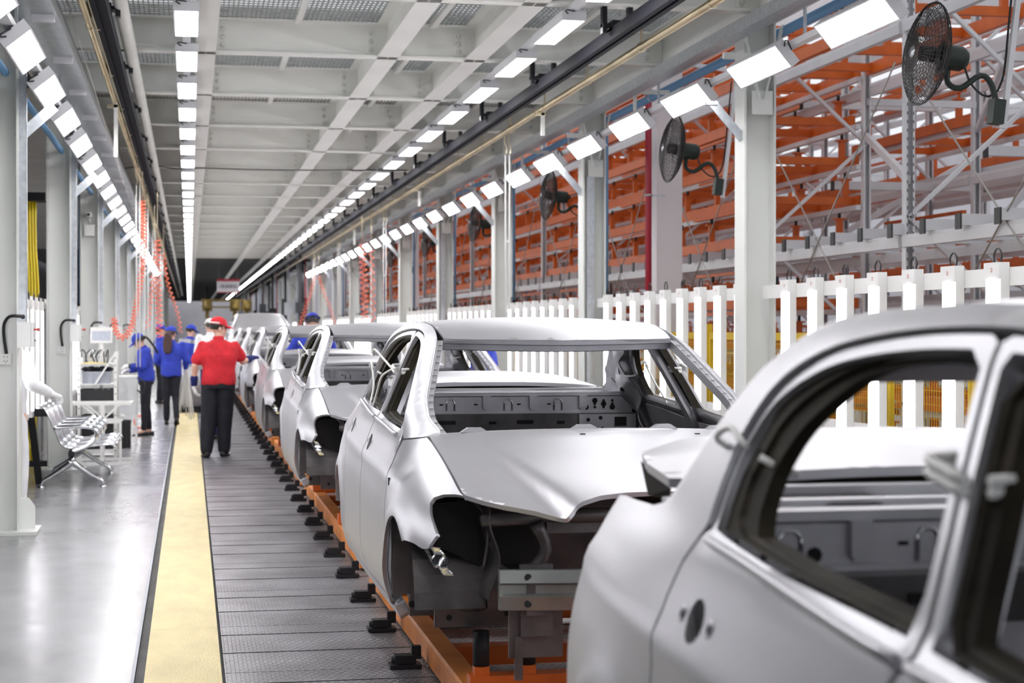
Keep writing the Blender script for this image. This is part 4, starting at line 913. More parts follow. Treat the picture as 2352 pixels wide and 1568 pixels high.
# ================================================================== LIGHT FENCES
def fixture_proto(flip):
    # vertical tube lamp: face looks to -x (right fence) or +x (left fence)
    t = thing('vertical_tube_lamp', 'x', 'lamp'); s = -1 if flip else 1
    m = MB(); z0, z1 = 0.81, 2.0
    b = lambda x0, x1, y0, y1, a, c: m.box(min(x0 * s, x1 * s), max(x0 * s, x1 * s), y0, y1, a, c)
    b(0.0, 0.055, -0.10, 0.10, z0, z1)
    b(-0.012, 0.0, -0.10, 0.10, 1.90, z1); b(-0.012, 0.0, -0.10, 0.10, z0, 0.875)
    m.build('housing', 'fence_white', t)
    m = MB(); n = 7; vs = []
    for z in (0.875, 1.90):
        for j in range(n):
            q = PI * j / (n - 1); vs.append((-0.018 * math.sin(q) * s, 0.092 * math.cos(q), z))
    fs = [(j, j + 1, n + j + 1, n + j) for j in range(n - 1)]
    m.add(vs, fs, True); m.build('diffuser', 'tube_glow', t)
    MB().tube(catmull([(0.03 * s, -0.04, 2.0), (0.03 * s, -0.05, 2.05), (0.03 * s, 0.0, 2.085), (0.03 * s, 0.05, 2.05), (0.03 * s, 0.04, 2.0)], 0.02), 0.006, 5).build('cable_loop', 'black_plastic', t)
    MB().lathe([(0.014, 0), (0.010, 0.001)], (-0.0125 * s, 0, 1.955), (-s, 0, 0), 12).build('red_mark', 'mark_red', t)
    return t
fixR = fixture_proto(False); fixL = fixture_proto(True); usedf = []
rmR = MB().box(4.778, 4.812, -5.86, -0.14, 1.86, 1.97).mesh('top_rail'); rmR2 = MB().box(4.778, 4.812, -5.86, -0.14, 0.82, 0.92).mesh('bottom_rail')
rmL = MB().box(-1.662, -1.627, -5.86, -0.14, 1.84, 1.95).mesh('top_rail'); rmL2 = MB().box(-1.662, -1.627, -5.86, -0.14, 0.70, 0.80).mesh('bottom_rail')
legR = MB().box(4.78, 4.81, -0.02, 0.02, 0.0, 0.82).mesh('leg'); legL = MB().box(-1.66, -1.63, -0.02, 0.02, 0.0, 0.72).mesh('leg')
bays = [y for y in COLY if 7 < y < 92]
for side, fx_, X, dz in (('right', fixR, 4.722, 0.0), ('left', fixL, -1.571, -0.10)):
    for k, yc in enumerate(bays):
        if side == 'left' and yc < 13: continue
        t = thing('fence_rails', 'white double rail of the light fence in the %s bay on the %s' % (nth(k + 1), side), 'rail', (0, yc, 0), 0, 'light fence rails on the %s' % side)
        mob('top_rail', rmR if side == 'right' else rmL, 'fence_white', t); mob('bottom_rail', rmR2 if side == 'right' else rmL2, 'fence_white', t)
        for yy in (-5.6, -3.0, -0.4): mob('leg', legR if side == 'right' else legL, 'fence_white', t, loc=(0, yy, 0))
        for i in range(9):
            y = yc - 0.86 - 0.6 * i
            if fx_ in usedf: f = copy_tree(fx_)
            else: f = fx_; usedf.append(fx_)
            f.location = (X, y, dz)
            f['group'] = 'vertical tube lamps on the %s' % side
            if k < 7 and y > 9: f['label'] = '%s vertical tube lamp before the %s column on the %s' % (nth(i + 1), nth(max(1, k)), side)
            elif y <= 9: f['label'] = 'vertical tube lamp of the %s fence nearest the lens, out of view' % side
            else: f['label'] = 'far vertical tube lamp merging into the %s light fence' % side
wb = thing('white_board', 'blank white board leaning behind the light fence, right of the queue', 'board', (4.83, 21.6, 0))
MB().box(0, 0.03, 0, 3.2, 0.5, 1.85).build('sheet', 'plastic_white', wb); MB().box(0.03, 0.06, 0.1, 0.16, 0, 1.8).build('support', 'plastic_white', wb); MB().box(0.03, 0.06, 3.0, 3.06, 0, 1.8).build('support', 'plastic_white', wb)

# ================================================================== YELLOW MESH GUARD
fr_m = MB(); L = 1.48; z0, z1 = 0.16, 1.57
fr_m.box(-0.02, 0.02, 0, 0.045, z0, z1).box(-0.02, 0.02, L - 0.045, L, z0, z1).box(-0.02, 0.02, 0.045, L - 0.045, z1 - 0.075, z1).box(-0.02, 0.02, 0.045, L - 0.045, z0, z0 + 0.05)
fr_m = fr_m.mesh('frame')
wm_ = MB()
n = 34
for i in range(1, n): wm_.box(-0.002, 0.002, L * i / n - 0.002, L * i / n + 0.002, z0 + 0.05, z1 - 0.07)
for j in range(1, 13): wm_.box(-0.003, 0.001, 0.04, L - 0.04, z0 + (z1 - z0) * j / 13 - 0.002, z0 + (z1 - z0) * j / 13 + 0.002)
wm_ = wm_.mesh('mesh_wires')
po = MB().box(-0.03, 0.03, -0.03, 0.03, 0, 1.66).box(-0.08, 0.08, -0.08, 0.08, 0, 0.012).mesh('post')
for k in range(20):
    y = 6.6 + 1.6 * k
    t = thing('mesh_guard_panel', '%s yellow wire mesh guard panel behind the right light fence, from the camera' % nth(k + 1), 'guard', (5.55, y, 0), 0, 'yellow mesh guard panels')
    mob('frame', fr_m, 'yellow_paint', t); mob('mesh_wires', wm_, 'yellow_paint', t, 'stuff'); mob('post', po, 'yellow_paint', t, loc=(0, -0.06, 0))
# ================================================================== STORAGE RACKS WITH ORANGE CARRIERS (right of the line)
RP = 4.15; RY = [14.9 + RP * k for k in range(-2, 15)]
def upright_mesh(h):
    m = MB()
    m.box(-0.045, -0.04, -0.045, 0.045, 0, h).box(0.04, 0.045, -0.045, 0.045, 0, h).box(-0.045, 0.045, 0.035, 0.045, 0, h).box(-0.045, -0.025, -0.045, -0.04, 0, h).box(0.025, 0.045, -0.045, -0.04, 0, h)
    return m.mesh('upright')
UPM = {h: upright_mesh(h) for h in (5.6, 6.4)}
slotm = MB()
for i in range(64):
    z = 0.4 + i * 0.08
    slotm.box(-0.034, -0.026, -0.0465, -0.0455, z, z + 0.03).box(0.026, 0.034, -0.0465, -0.0455, z, z + 0.03)
slotm = slotm.mesh('slot_holes')
def brace_mesh(d, h):
    m = MB(); z = 0.35; k = 0
    while z < h - 1.3:
        a, b = (0, d) if k % 2 == 0 else (d, 0)
        m.bar((a, 0, z), (b, 0, z + 1.15), 0.03, 0.045, up=(0, 1, 0)); z += 1.15; k += 1
    return m
def frame_thing(x, y, d, h, lab, group, slots=False):
    t = thing('storage_rack', lab, 'rack', (x, y, 0), 0, group)
    mob('upright', UPM[h], 'rack_white', t); mob('upright', UPM[h], 'rack_white', t, loc=(d, 0, 0))
    if slots: mob('slot_holes', slotm, 'hole_black', t, 'stuff')
    z = 0.35; k = 0
    while z < h - 1.2:
        a, b = (0, d) if k % 2 == 0 else (d, 0)
        MB().bar((a, 0.0, z), (b, 0.0, z + 1.15), 0.035, 0.05, up=(0, 1, 0)).build('brace', 'rack_white', t); z += 1.15; k += 1
    return t
ROWS = [(6.6, 1.3, 5.6, 'front'), (9.3, 1.3, 6.4, 'middle'), (12.2, 1.3, 6.4, 'rear')]
for X, d, h, rn in ROWS:
    for k, y in enumerate(RY if rn != 'rear' else RY[1:]):
        frame_thing(X, y, d, h, '%s white rack frame from the camera in the %s rack row' % (nth(k + 1), rn), 'rack frames of the %s row' % rn, rn == 'front' and k < 5)
    levels = {'front': [2.42, 4.42], 'middle': [1.9, 3.4, 4.9], 'rear': [2.4, 4.0, 5.6]}[rn]
    for lv in levels:
        for xx, nm in ((X - 0.05, 'front'), (X + d + 0.05, 'back')):
            t = thing('rack_beam', 'long white %s-side rack beam at %s height of the %s rack row' % (nm, {0: 'low', 1: 'middle', 2: 'top'}[levels.index(lv)], rn), 'beam', (xx, 0, lv), 0, 'rack beams')
            bl = MB().prism([(-0.03, -0.055), (0.03, -0.055), (0.035, -0.04), (0.035, 0.055), (-0.03, 0.06), (-0.035, 0.03)], 'y', 0.04, RP - 0.04).mesh('beam_length')
            for y in RY[:-1]: mob('beam_length', bl, 'rack_white', t, loc=(0, y, 0))
# tie rods crossing between the front uprights
for k, y in enumerate(RY[1:10]):
    t = thing('tie_rods', 'crossed thin steel tie rods in the %s bay of the front rack row' % nth(k + 1), 'tie rods', (6.52, y, 0), 0, 'crossed tie rods')
    MB().tube([(0, 0.08, 0.9), (0, RP - 0.08, 4.1)], 0.009, 5).build('rod', 'wire_steel', t); MB().tube([(-0.02, RP - 0.08, 0.9), (-0.02, 0.08, 4.1)], 0.009, 5).build('rod', 'wire_steel', t)
# grey channel arms with black end caps lying across the front row beams
ch = MB().box(-0.15, 1.5, -0.05, 0.05, 0, 0.006).box(-0.15, 1.5, -0.05, -0.044, 0.006, 0.10).box(-0.15, 1.5, 0.044, 0.05, 0.006, 0.10).box(-0.15, 1.5, -0.044, 0.044, 0.095, 0.10).mesh('channel')
cap = MB().box(-0.165, -0.15, -0.052, 0.052, -0.03, 0.105).mesh('end_cap')
for k in range(40):
    y = 9.2 + 0.72 * k
    t = thing('channel_arm', '%s grey channel arm with black end cap on the low rack beam' % nth(k + 1), 'rack arm', (6.6, y, 2.485), 0, 'channel arms on the low beam')
    mob('channel', ch, 'rack_white', t); mob('end_cap', cap, 'black_plastic', t)

# ---- orange carriers
def carrier_parts(L=3.85, W=1.15):
    out = []
    for x in (-W / 2, W / 2): out.append(('rail', MB().box(x - 0.035, x + 0.035, -L / 2, L / 2, 0, 0.13)))
    for y in (-L * 0.46, -L * 0.16, L * 0.16, L * 0.46): out.append(('cross_bar', MB().box(-W / 2 + 0.035, W / 2 - 0.035, y - 0.04, y + 0.04, 0.02, 0.11)))
    for x in (-W / 2, W / 2):
        for y in (-L * 0.38, 0.05, L * 0.36):
            out.append(('post', MB().box(x - 0.035, x + 0.035, y - 0.035, y + 0.035, 0.13, 0.34).box(x - 0.07, x + 0.07, y - 0.05, y + 0.05, 0.34, 0.36)))
            out.append(('locating_pin', MB().cyl((x, y, 0.36), (x, y, 0.43), 0.02, 6)))
    out.append(('top_rail', MB().box(-W / 2 - 0.03, -W / 2 + 0.03, -L * 0.42, L * 0.2, 0.43, 0.47)))
    return out
CP = [(n, m.mesh(n)) for n, m in carrier_parts()]
cm = MB()
for n, m in carrier_parts():
    cm.add(m.v, m.f)
cm = cm.mesh('orange_carrier'); cm.materials.append(M['orange_paint'])
rng = random.Random(11)
lrm2 = MB().box(-0.03, 0.03, 0, RP, -0.06, 0).mesh('shelf_rail')
def shelf_rails(rn, X, levels):
    for j, z in enumerate(levels):
        t = thing('shelf_rail_line', 'pair of white shelf rails, %s level of the %s rack row' % (nth(j + 1), rn), 'rail', (X, 0, z), 0, 'shelf rails of the racks')
        for y in RY[3 if rn == 'front' and j not in (0, 1, 9) else 1:-1]:
            for dx in (-0.53, 0.53): mob('shelf_rail', lrm2, 'rack_white', t, loc=(dx, y, 0))
shelf_rails('front', 7.28, [0.35, 0.85, 1.35, 1.85, 2.60, 3.08, 3.56, 4.04, 4.60, 5.1]); shelf_rails('middle', 9.95, [0.5, 1.2, 2.05, 2.6, 3.55, 4.1, 5.05, 5.6]); shelf_rails('rear', 12.85, [0.6, 1.4, 2.55, 3.2, 4.15, 4.8, 5.75])
cnt = 0
for k, y in enumerate(RY[1:-1]):
    lev = [2.60, 3.08, 3.56, 4.04, 4.60, 5.1] if k > 1 else ([4.6] if k == 1 else [])
    if k > 1: lev = lev + [0.35, 0.85, 1.35, 1.85]
    else: lev = lev + [0.35, 0.85]
    for j, z in enumerate(sorted(lev)):
        if rng.random() < 0.08: continue
        lab = 'orange carrier frame in the %s bay of the front rack row, %s from the bottom' % (nth(k + 1), nth(j + 1))
        t = thing('body_carrier', lab, 'carrier', (7.28 + rng.uniform(-.05, .05), y + RP / 2 + rng.uniform(-.1, .1), z), 0, 'orange carriers in the front rack row')
        for n, me in CP: mob(n, me, 'black_plastic' if n == 'locating_pin' else 'orange_paint', t)
for rn, X, zs in (('middle', 9.95, [0.5, 1.2, 2.05, 2.6, 3.55, 4.1, 5.05, 5.6]), ('rear', 12.85, [0.6, 1.4, 2.55, 3.2, 4.15, 4.8, 5.75])):
    for k, y in enumerate(RY[1:-1]):
        for j, z in enumerate(zs):
            near = y < (25 if rn == 'middle' else 33)
            if rng.random() < (0.72 if near else 0.22): continue
            o = mob('body_carrier', cm, None); o.location = (X, y + RP / 2, z)
            tag(o, 'orange carrier frame in the %s rack row, %s bay, %s level' % (rn, nth(k + 1), nth(j + 1)), 'carrier', 'orange carriers in the %s rack row' % rn)

# ---- building pillars with a red riser beside the first one
for y, lab in ((20.0, 'square pale building pillar beside the red riser pipe'), (44.0, 'far square pale building pillar among the racks')):
    t = thing('building_pillar', lab, 'pillar', (5.71, y, 0))
    MB().box(-0.16, 0.16, -0.16, 0.16, 0, 7.5).build('shaft', 'pillar_pink', t); MB().box(-0.165, 0.165, -0.165, 0.165, 0, 1.0).build('painted_base', 'plastic_grey', t)
t = thing('red_riser_pipe', 'dark red riser pipe beside the pale building pillar', 'pipe', (5.38, 19.6, 0))
MB().cyl((0, 0, 0), (0, 0, 7.2), 0.04, 12).build('pipe', 'red_pipe', t)
for z in (0.6, 2.05, 3.2, 4.4): MB().lathe([(0.042, -0.012), (0.052, -0.01), (0.052, 0.01), (0.042, 0.012)], (0, 0, z), (0, 0, 1), 12).box(0.04, 0.2, -0.01, 0.01, z - 0.01, z + 0.01).build('collar', 'galvanised', t)
# ---- overhead steel of the neighbouring hall
for k, y in enumerate((18, 26, 34, 42, 52, 64)):
    t = thing('roof_truss', '%s white roof truss over the racks, from the camera' % nth(k + 1), 'truss', (6.2, y, 0), 0, 'white roof trusses')
    MB().box(0, 16, -0.05, 0.05, 6.6, 6.7).build('lower_chord', 'rack_white', t); MB().box(0, 16, -0.05, 0.05, 7.5, 7.6).build('upper_chord', 'rack_white', t)
    for i in range(10): MB().bar((i * 1.6, 0, 6.7 if i % 2 else 7.5), (i * 1.6 + 1.6, 0, 7.5 if i % 2 else 6.7), 0.06, 0.06, up=(0, 1, 0)).build('web_bar', 'rack_white', t)
t = thing('green_main', 'dark green pipe high over the racks', 'pipe', (8.4, 0, 5.9)); MB().cyl((0, 10, 0), (0, 70, 0), 0.07, 10).build('pipe', 'green_pipe', t)
for X, z, lab in ((8.2, 5.75, 'pale horizontal duct high over the front racks'), (5.9, 4.9, 'pale cable duct along the top of the front racks')):
    t = thing('cable_duct', lab, 'duct', (X, 0, z)); MB().box(-0.12, 0.12, 8, 74, 0, 0.14).build('duct', 'rack_white', t)

# ================================================================== WALL FANS
def fan_proto():
    t = thing('pedestal_fan_head', 'x', 'fan')
    # fan axis = local -x (blows to -x); centre at origin
    g = MB(); R = 0.33
    def ring(r, x, rad=0.003): g.tube([(x, r * math.cos(2 * PI * i / 28), r * math.sin(2 * PI * i / 28)) for i in range(29)], rad, 4, False)
    for i in range(13): r = 0.05 + (R - 0.05) * i / 12; ring(r, -0.095 + 0.08 * (r / R) ** 3, 0.0022)
    for i in range(10): r = 0.08 + (R - 0.08) * i / 9; ring(r, 0.10 - 0.085 * (r / R) ** 3, 0.002)
    ring(R + 0.004, 0.0, 0.007)
    for j in range(60):
        a = 2 * PI * j / 60; ca, sa = math.cos(a), math.sin(a)
        g.tube([(-0.095 + 0.08 * (r / R) ** 3, r * ca, r * sa) for r in (0.03, 0.12, 0.2, 0.27, R)], 0.0022, 4, False)
        g.tube([(0.10 - 0.085 * (r / R) ** 3, r * ca, r * sa) for r in (0.06, 0.16, 0.25, R)], 0.002, 4, False)
    g.build('guard', 'fan_black', t)
    for j in range(3):
        m = MB(); a0 = 2 * PI * j / 3; vs = []
        for i in range(6):
            r = 0.05 + 0.24 * i / 5
            for q in range(5):
                a = a0 + (-0.5 + q / 4) * (1.25 - 0.25 * i / 5); vs.append((0.03 * (q - 2) / 2, r * math.cos(a), r * math.sin(a)))
        fs = [(i * 5 + q, i * 5 + q + 1, i * 5 + q + 6, i * 5 + q + 5) for i in range(5) for q in range(4)]
        m.add(vs, fs, True); m.build('blade', 'blade_smoke', t)
    MB().lathe([(0.0, -0.104), (0.04, -0.10), (0.042, -0.09), (0.0, -0.088)], axis=(1, 0, 0), n=16).build('badge', 'chrome_satin', t)
    MB().lathe([(0.05, -0.04), (0.055, 0.05), (0.0, 0.05)], axis=(1, 0, 0), n=14).build('hub', 'fan_black', t)
    MB().lathe([(0.0, 0.09), (0.075, 0.09), (0.082, 0.11), (0.082, 0.24), (0.06, 0.275), (0.0, 0.28)], axis=(1, 0, 0), n=18).build('motor', 'fan_green', t)
    MB().tube(catmull([(0.16, 0, -0.06), (0.16, -0.02, -0.17), (0.24, -0.05, -0.20), (0.36, -0.06, -0.10), (0.44, -0.06, -0.14), (0.50, -0.06, -0.28)], 0.04), 0.02, 8).build('arm', 'fan_green', t)
    MB().box(0.46, 0.54, -0.11, -0.01, -0.40, -0.24).build('mount', 'fan_green', t)
    MB().box(0.54, 0.575, -0.08, -0.045, -0.42, 0.87).box(-0.1, 0.54, -0.08, -0.045, 0.83, 0.87).build('hanger_pole', 'rack_white', t)
    MB().tube(catmull([(0.25, 0, 0.0), (0.32, -0.03, -0.16), (0.45, -0.02, -0.22), (0.53, -0.03, -0.1), (0.53, -0.03, 0.3), (0.52, -0.03, 0.75)], 0.05), 0.008, 5).build('cable', 'black_plastic', t)
    return t
fanp = fan_proto()
for k, y in enumerate([10.25 + 5.95 * i for i in range(7)]):
    f = fanp if k == 0 else copy_tree(fanp)
    f.location = (4.73, y + 0.15, 3.40); f.rotation_euler = (0, 0.12, -0.02)
    tag(f, '%s black industrial fan hanging behind the right lamp row' % nth(k + 1), 'fan', 'hanging fans on the right')

# more white rack steel seen through the near bays: shelf arms and long diagonals
for k, (x0, y0_, z0_, x1, y1_, z1_) in enumerate([(6.6, 14.9, 3.0, 7.9, 19.05, 3.9), (6.6, 10.75, 4.6, 7.9, 14.9, 3.6), (7.9, 15.0, 4.9, 9.3, 19.0, 4.0), (7.9, 15.0, 2.9, 9.3, 15.0, 3.9), (9.3, 19.0, 2.6, 10.6, 19.0, 4.0), (6.65, 19.1, 4.42, 7.9, 14.9, 5.2), (9.3, 14.9, 4.2, 10.6, 23.2, 5.0), (7.9, 19.1, 3.2, 9.3, 23.2, 3.2), (9.3, 23.2, 3.0, 12.2, 23.2, 4.6), (12.2, 23.2, 2.2, 13.5, 31.5, 3.4), (7.9, 14.9, 3.5, 9.3, 14.9, 3.5), (7.9, 19.05, 4.3, 9.3, 19.05, 4.3)]):
    t = thing('rack_strut', '%s slanting white strut among the near storage racks' % nth(k + 1), 'strut', (0, 0, 0), 0, 'white struts among the racks')
    MB().bar((x0, y0_, z0_), (x1, y1_, z1_), 0.05, 0.08).build('strut', 'rack_white', t)
for k in range(12):
    y = 10.9 + RP * (k // 3) + 0.9 + 1.1 * (k % 3); z = (3.35, 4.5, 5.3)[k % 3]
    t = thing('pallet_support', '%s pale pallet support between the front and middle rack rows' % nth(k + 1), 'rack arm', (7.9, y, z), 0, 'pale pallet supports')
    MB().box(0, 1.9, -0.05, 0.05, 0, 0.10).build('arm', 'rack_white', t); MB().box(-0.012, 0, -0.052, 0.052, -0.02, 0.105).build('end_cap', 'black_plastic', t)
# ================================================================== LEFT SIDE: CONTROL BOXES, BENCH, WORK STATION
for k, y in enumerate([q for q in COLY if 12 < q < 40]):
    t = thing('control_box', 'grey control box with red button on the %s left column' % nth(k + 1), 'control box', (-1.255, y - 0.18, 1.46), 0, 'control boxes on the left columns')
    MB().box(-0.06, 0.045, -0.055, 0.06, 0, 0.2).build('case', 'box_grey', t); MB().box(0.047, 0.062, -0.052, 0.057, 0.004, 0.196).build('lid', 'box_grey', t)
    MB().lathe([(0.008, 0), (0.008, 0.02), (0.012, 0.021), (0.016, 0.04), (0.0, 0.043)], (0.062, 0.0, 0.14), (1, 0, 0), 12).build('stop_button', 'mark_red', t)
    MB().lathe([(0.008, 0), (0.008, 0.012), (0.011, 0.013), (0.011, 0.02), (0, 0.021)], (0.062, 0.0, 0.055), (1, 0, 0), 12).build('push_button', 'chrome_satin', t)
    t = thing('wall_socket', 'white twin socket outlet on the web of the %s left column' % nth(k + 1), 'socket', (-1.42, y - 0.012, 1.325), 0, 'sockets on the left columns')
    MB().box(-0.045, 0.045, -0.03, 0, 0, 0.085).build('plate', 'plastic_white', t)
    m = MB()
    for hx, hz in ((-0.012, 0.06), (0.012, 0.06), (-0.012, 0.028), (0.012, 0.028), (0, 0.018)): m.box(hx - 0.003, hx + 0.003, -0.0315, -0.0295, hz - 0.004, hz + 0.004)
    m.build('socket_holes', 'hole_black', t, 'stuff')
    t = thing('conduit_hose', 'black bent conduit joining channel and socket on the %s left column' % nth(k + 1), 'conduit', (0, y, 0), 0, 'black conduits on the left columns')
    MB().tube(catmull([(-1.28, -0.125, 1.70), (-1.31, -0.17, 1.705), (-1.38, -0.15, 1.70), (-1.425, -0.10, 1.64), (-1.43, -0.06, 1.54), (-1.415, -0.035, 1.41)], 0.03), 0.013, 8).build('hose', 'black_plastic', t)
    MB().lathe([(0.018, -0.01), (0.018, 0.012), (0.0, 0.014)], (-1.282, -0.123, 1.70), (0, -1, 0), 10).build('gland', 'black_plastic', t)

# ---- chrome waiting bench
b = thing('waiting_bench', 'chrome perforated-metal waiting bench with armrests by the left columns', 'bench', (0, 0, 0))
prof = catmull([(-0.735, 0.395), (-0.765, 0.43), (-0.86, 0.432), (-1.02, 0.415), (-1.17, 0.40), (-1.265, 0.435), (-1.315, 0.54), (-1.385, 0.70), (-1.435, 0.80), (-1.475, 0.835), (-1.505, 0.825)], 0.025)
for i in range(3):
    y0_ = 17.68 + 0.60 * i; n = len(prof); m = MB(); vs = []
    for j, (x, z) in enumerate(prof):
        a = prof[max(0, j - 1)]; c = prof[min(n - 1, j + 1)]; tx, tz = c[0] - a[0], c[1] - a[1]; L = math.hypot(tx, tz); nx, nz = -tz / L * 0.012, tx / L * 0.012
        for q in range(7):
            y = y0_ + 0.56 * q / 6; bulge = 0.012 * math.sin(PI * 3 * q / 6) ** 2
            vs.append((x + nx * bulge / 0.012, y, z + nz * bulge / 0.012))
    m.add(vs, [(j * 7 + q, j * 7 + q + 1, j * 7 + q + 8, j * 7 + q + 7) for j in range(n - 1) for q in range(6)], True)
    m.build('seat_shell', 'chrome_satin', b)
    for yy in (y0_, y0_ + 0.56): MB().tube([(x, yy, z) for x, z in prof], 0.011, 6).build('seat_edge', 'chrome', b)
for yy in (17.66, 18.265, 18.865, 19.46):
    MB().tube(catmull([(-1.345, yy, 0.605), (-1.2, yy, 0.615), (-1.04, yy, 0.62), (-0.955, yy, 0.60), (-0.92, yy, 0.545), (-0.945, yy, 0.48), (-1.02, yy, 0.42), (-1.12, yy, 0.38), (-1.17, yy, 0.365)], 0.03), 0.021, 10).build('armrest', 'chrome', b)
MB().box(-1.20, -1.14, 17.62, 19.5, 0.32, 0.37).build('support_beam', 'black_steel', b)
for yy in (17.75, 19.38):
    lg = MB().cyl((-1.17, yy, 0.22), (-1.17, yy, 0.33), 0.035, 10).build('leg_socket', 'chrome', b)
    for sx in (-1, 1):
        MB().tube(catmull([(-1.17, yy, 0.26), (-1.17 + 0.08 * sx, yy, 0.20), (-1.17 + 0.2 * sx, yy, 0.12), (-1.17 + 0.29 * sx, yy, 0.065), (-1.17 + 0.305 * sx, yy, 0.02)], 0.03), [0.036, 0.034, 0.032, 0.03, 0.029, 0.028, 0.026, 0.025, 0.024, 0.023, 0.022, 0.021, 0.02, 0.02, 0.02, 0.02][:len(catmull([(-1.17, yy, 0.26), (-1.17 + 0.08 * sx, yy, 0.20), (-1.17 + 0.2 * sx, yy, 0.12), (-1.17 + 0.29 * sx, yy, 0.065), (-1.17 + 0.305 * sx, yy, 0.02)], 0.03))], 8).build('leg', 'chrome', b)
        MB().lathe([(0.034, 0.0), (0.034, 0.012), (0.015, 0.02)], (-1.17 + 0.305 * sx, yy, 0.0), (0, 0, 1), 12).build('foot', 'chrome', b)

# ---- white aluminium work frame
t = thing('work_frame', 'white aluminium-profile work frame with cross bracing behind the bench', 'work stand', (0, 0, 0))
P_ = lambda a, c, w=0.03: MB().bar(a, c, w).build('profile', 'plastic_white', t)
for yy in (20.75, 21.25):
    P_((-1.38, yy, 0.715), (-0.69, yy, 0.715)); P_((-1.03, yy, 0.03), (-1.03, yy, 0.70)); P_((-1.30, yy, 0.50), (-0.80, yy, 0.50), 0.035)
    P_((-1.25, yy, 0.70), (-1.04, yy, 0.52), 0.022); P_((-0.82, yy, 0.70), (-1.02, yy, 0.52), 0.022)
P_((-1.38, 20.75, 0.715), (-1.38, 21.25, 0.715)); P_((-0.69, 20.75, 0.715), (-0.69, 21.25, 0.715)); P_((-0.81, 20.75, 0.015), (-0.81, 20.75, 0.50)); P_((-1.29, 20.75, 0.015), (-1.29, 20.75, 0.50))
P_((-1.40, 20.60, 0.015), (-0.69, 20.60, 0.015), 0.03); P_((-1.40, 21.35, 0.015), (-0.69, 21.35, 0.015), 0.03); P_((-1.03, 20.60, 0.015), (-1.03, 21.35, 0.015))
# ---- slotted shelf with crates
t = thing('slotted_shelf', 'white slotted-angle shelf holding crates behind the work frame', 'shelf', (0, 0, 0))
for x in (-1.34, -0.90):
    for yy in (21.55, 22.05): MB().box(x - 0.018, x + 0.018, yy - 0.018, yy + 0.018, 0, 1.32).build('upright', 'plastic_white', t)
m = MB()
for x in (-1.34, -0.90):
    for i in range(14): m.lathe([(0.008, 0), (0.0, 0.001)], (x, 21.531, 0.1 + i * 0.088), (0, -1, 0), 6)
m.build('slot_holes', 'hole_black', t, 'stuff')
for z in (0.12, 0.70, 0.93, 1.18): MB().box(-1.34, -0.90, 21.55, 22.05, z - 0.012, z).build('shelf_board', 'plastic_white', t)
MB().bar((-1.14, 21.52, 0.93), (-0.92, 21.52, 1.28), 0.03, 0.02).build('brace', 'plastic_white', t)
def crate(name, label, x0, x1, y0_, y1_, z, h, mat):
    c = thing(name, label, 'crate', ((x0 + x1) / 2, (y0_ + y1_) / 2, z)); hx, hy = (x1 - x0) / 2, (y1_ - y0_) / 2
    m = MB().box(-hx, hx, -hy, hy, 0, 0.012).box(-hx, -hx + 0.01, -hy, hy, 0.012, h).box(hx - 0.01, hx, -hy, hy, 0.012, h).box(-hx + 0.01, hx - 0.01, -hy, -hy + 0.01, 0.012, h).box(-hx + 0.01, hx - 0.01, hy - 0.01, hy, 0.012, h)
    m.build('tub', mat, c)
    MB().box(-hx - 0.008, hx + 0.008, -hy - 0.008, -hy, h - 0.03, h).box(-hx - 0.008, hx + 0.008, hy, hy + 0.008, h - 0.03, h).box(-hx - 0.008, -hx, -hy, hy, h - 0.03, h).box(hx, hx + 0.008, -hy, hy, h - 0.03, h).build('rim', mat, c)
    for i in range(4): q = -hx + (i + 0.5) * 2 * hx / 4; MB().box(q - 0.006, q + 0.006, -hy - 0.006, -hy, 0.02, h - 0.035).build('rib', mat, c)
    return c
crate('parts_crate', 'black ribbed crate with white parts on the slotted shelf', -1.32, -0.92, 21.56, 22.02, 0.70, 0.16, 'black_plastic')
crate('parts_crate', 'grey crate on the slotted shelf above the black one', -1.30, -0.97, 21.58, 22.0, 0.93, 0.15, 'plastic_grey')
crate('parts_crate', 'large black crate at the bottom of the slotted shelf', -1.31, -0.93, 21.58, 22.0, 0.12, 0.42, 'black_plastic')
crate('waste_bin', 'tall black ribbed bin on the floor beside the shelf', -0.945, -0.785, 23.5, 23.75, 0, 0.37, 'black_plastic')
for i, (x, z) in enumerate(((-1.14, 0.87), (-1.06, 0.87), (-0.99, 0.87))):
    o = MB().ell((0, 0, 0), (0.032, 0.03, 0.035), 10, 6).lathe([(0.02, 0.03), (0.02, 0.05), (0, 0.052)], n=8).build('white_part', 'plastic_white'); o.location = (x, 21.66, z - 0.06); tag(o, '%s small white moulded part in the black shelf crate' % ('left', 'middle', 'right')[i], 'part', 'white parts in the crate')
o = thing('cable_bundle', 'tangle of black cables in the top shelf tray', 'cables', (-1.15, 21.7, 1.18)); rr = random.Random(4)
for i in range(9):
    x = -0.17 + 0.04 * i
    MB().tube(catmull([(x, rr.uniform(-.1, .1), 0.0), (x + rr.uniform(-.03, .03), rr.uniform(-.1, .1), 0.10), (x + rr.uniform(-.05, .05), rr.uniform(-.1, .1), 0.17), (x + rr.uniform(-.06, .06), -0.12, 0.08)], 0.03), 0.008, 5).build('cable', 'black_plastic' if i % 3 else 'plastic_white', o)
o = thing('yellow_sheet', 'yellow paper sheet lying on the top shelf tray', 'sheet', (-1.15, 21.62, 1.182)); MB().box(-0.16, 0.14, -0.08, 0.1, 0.0, 0.006).prism([(-0.16, 0.006), (-0.05, 0.02), (0.1, 0.008), (0.14, 0.006)], 'y', -0.08, -0.06).build('paper', 'paper_yellow', o)
o = thing('black_cloth', 'black cloth heaped on the grey shelf crate', 'cloth', (-1.13, 21.78, 1.085)); m = MB()
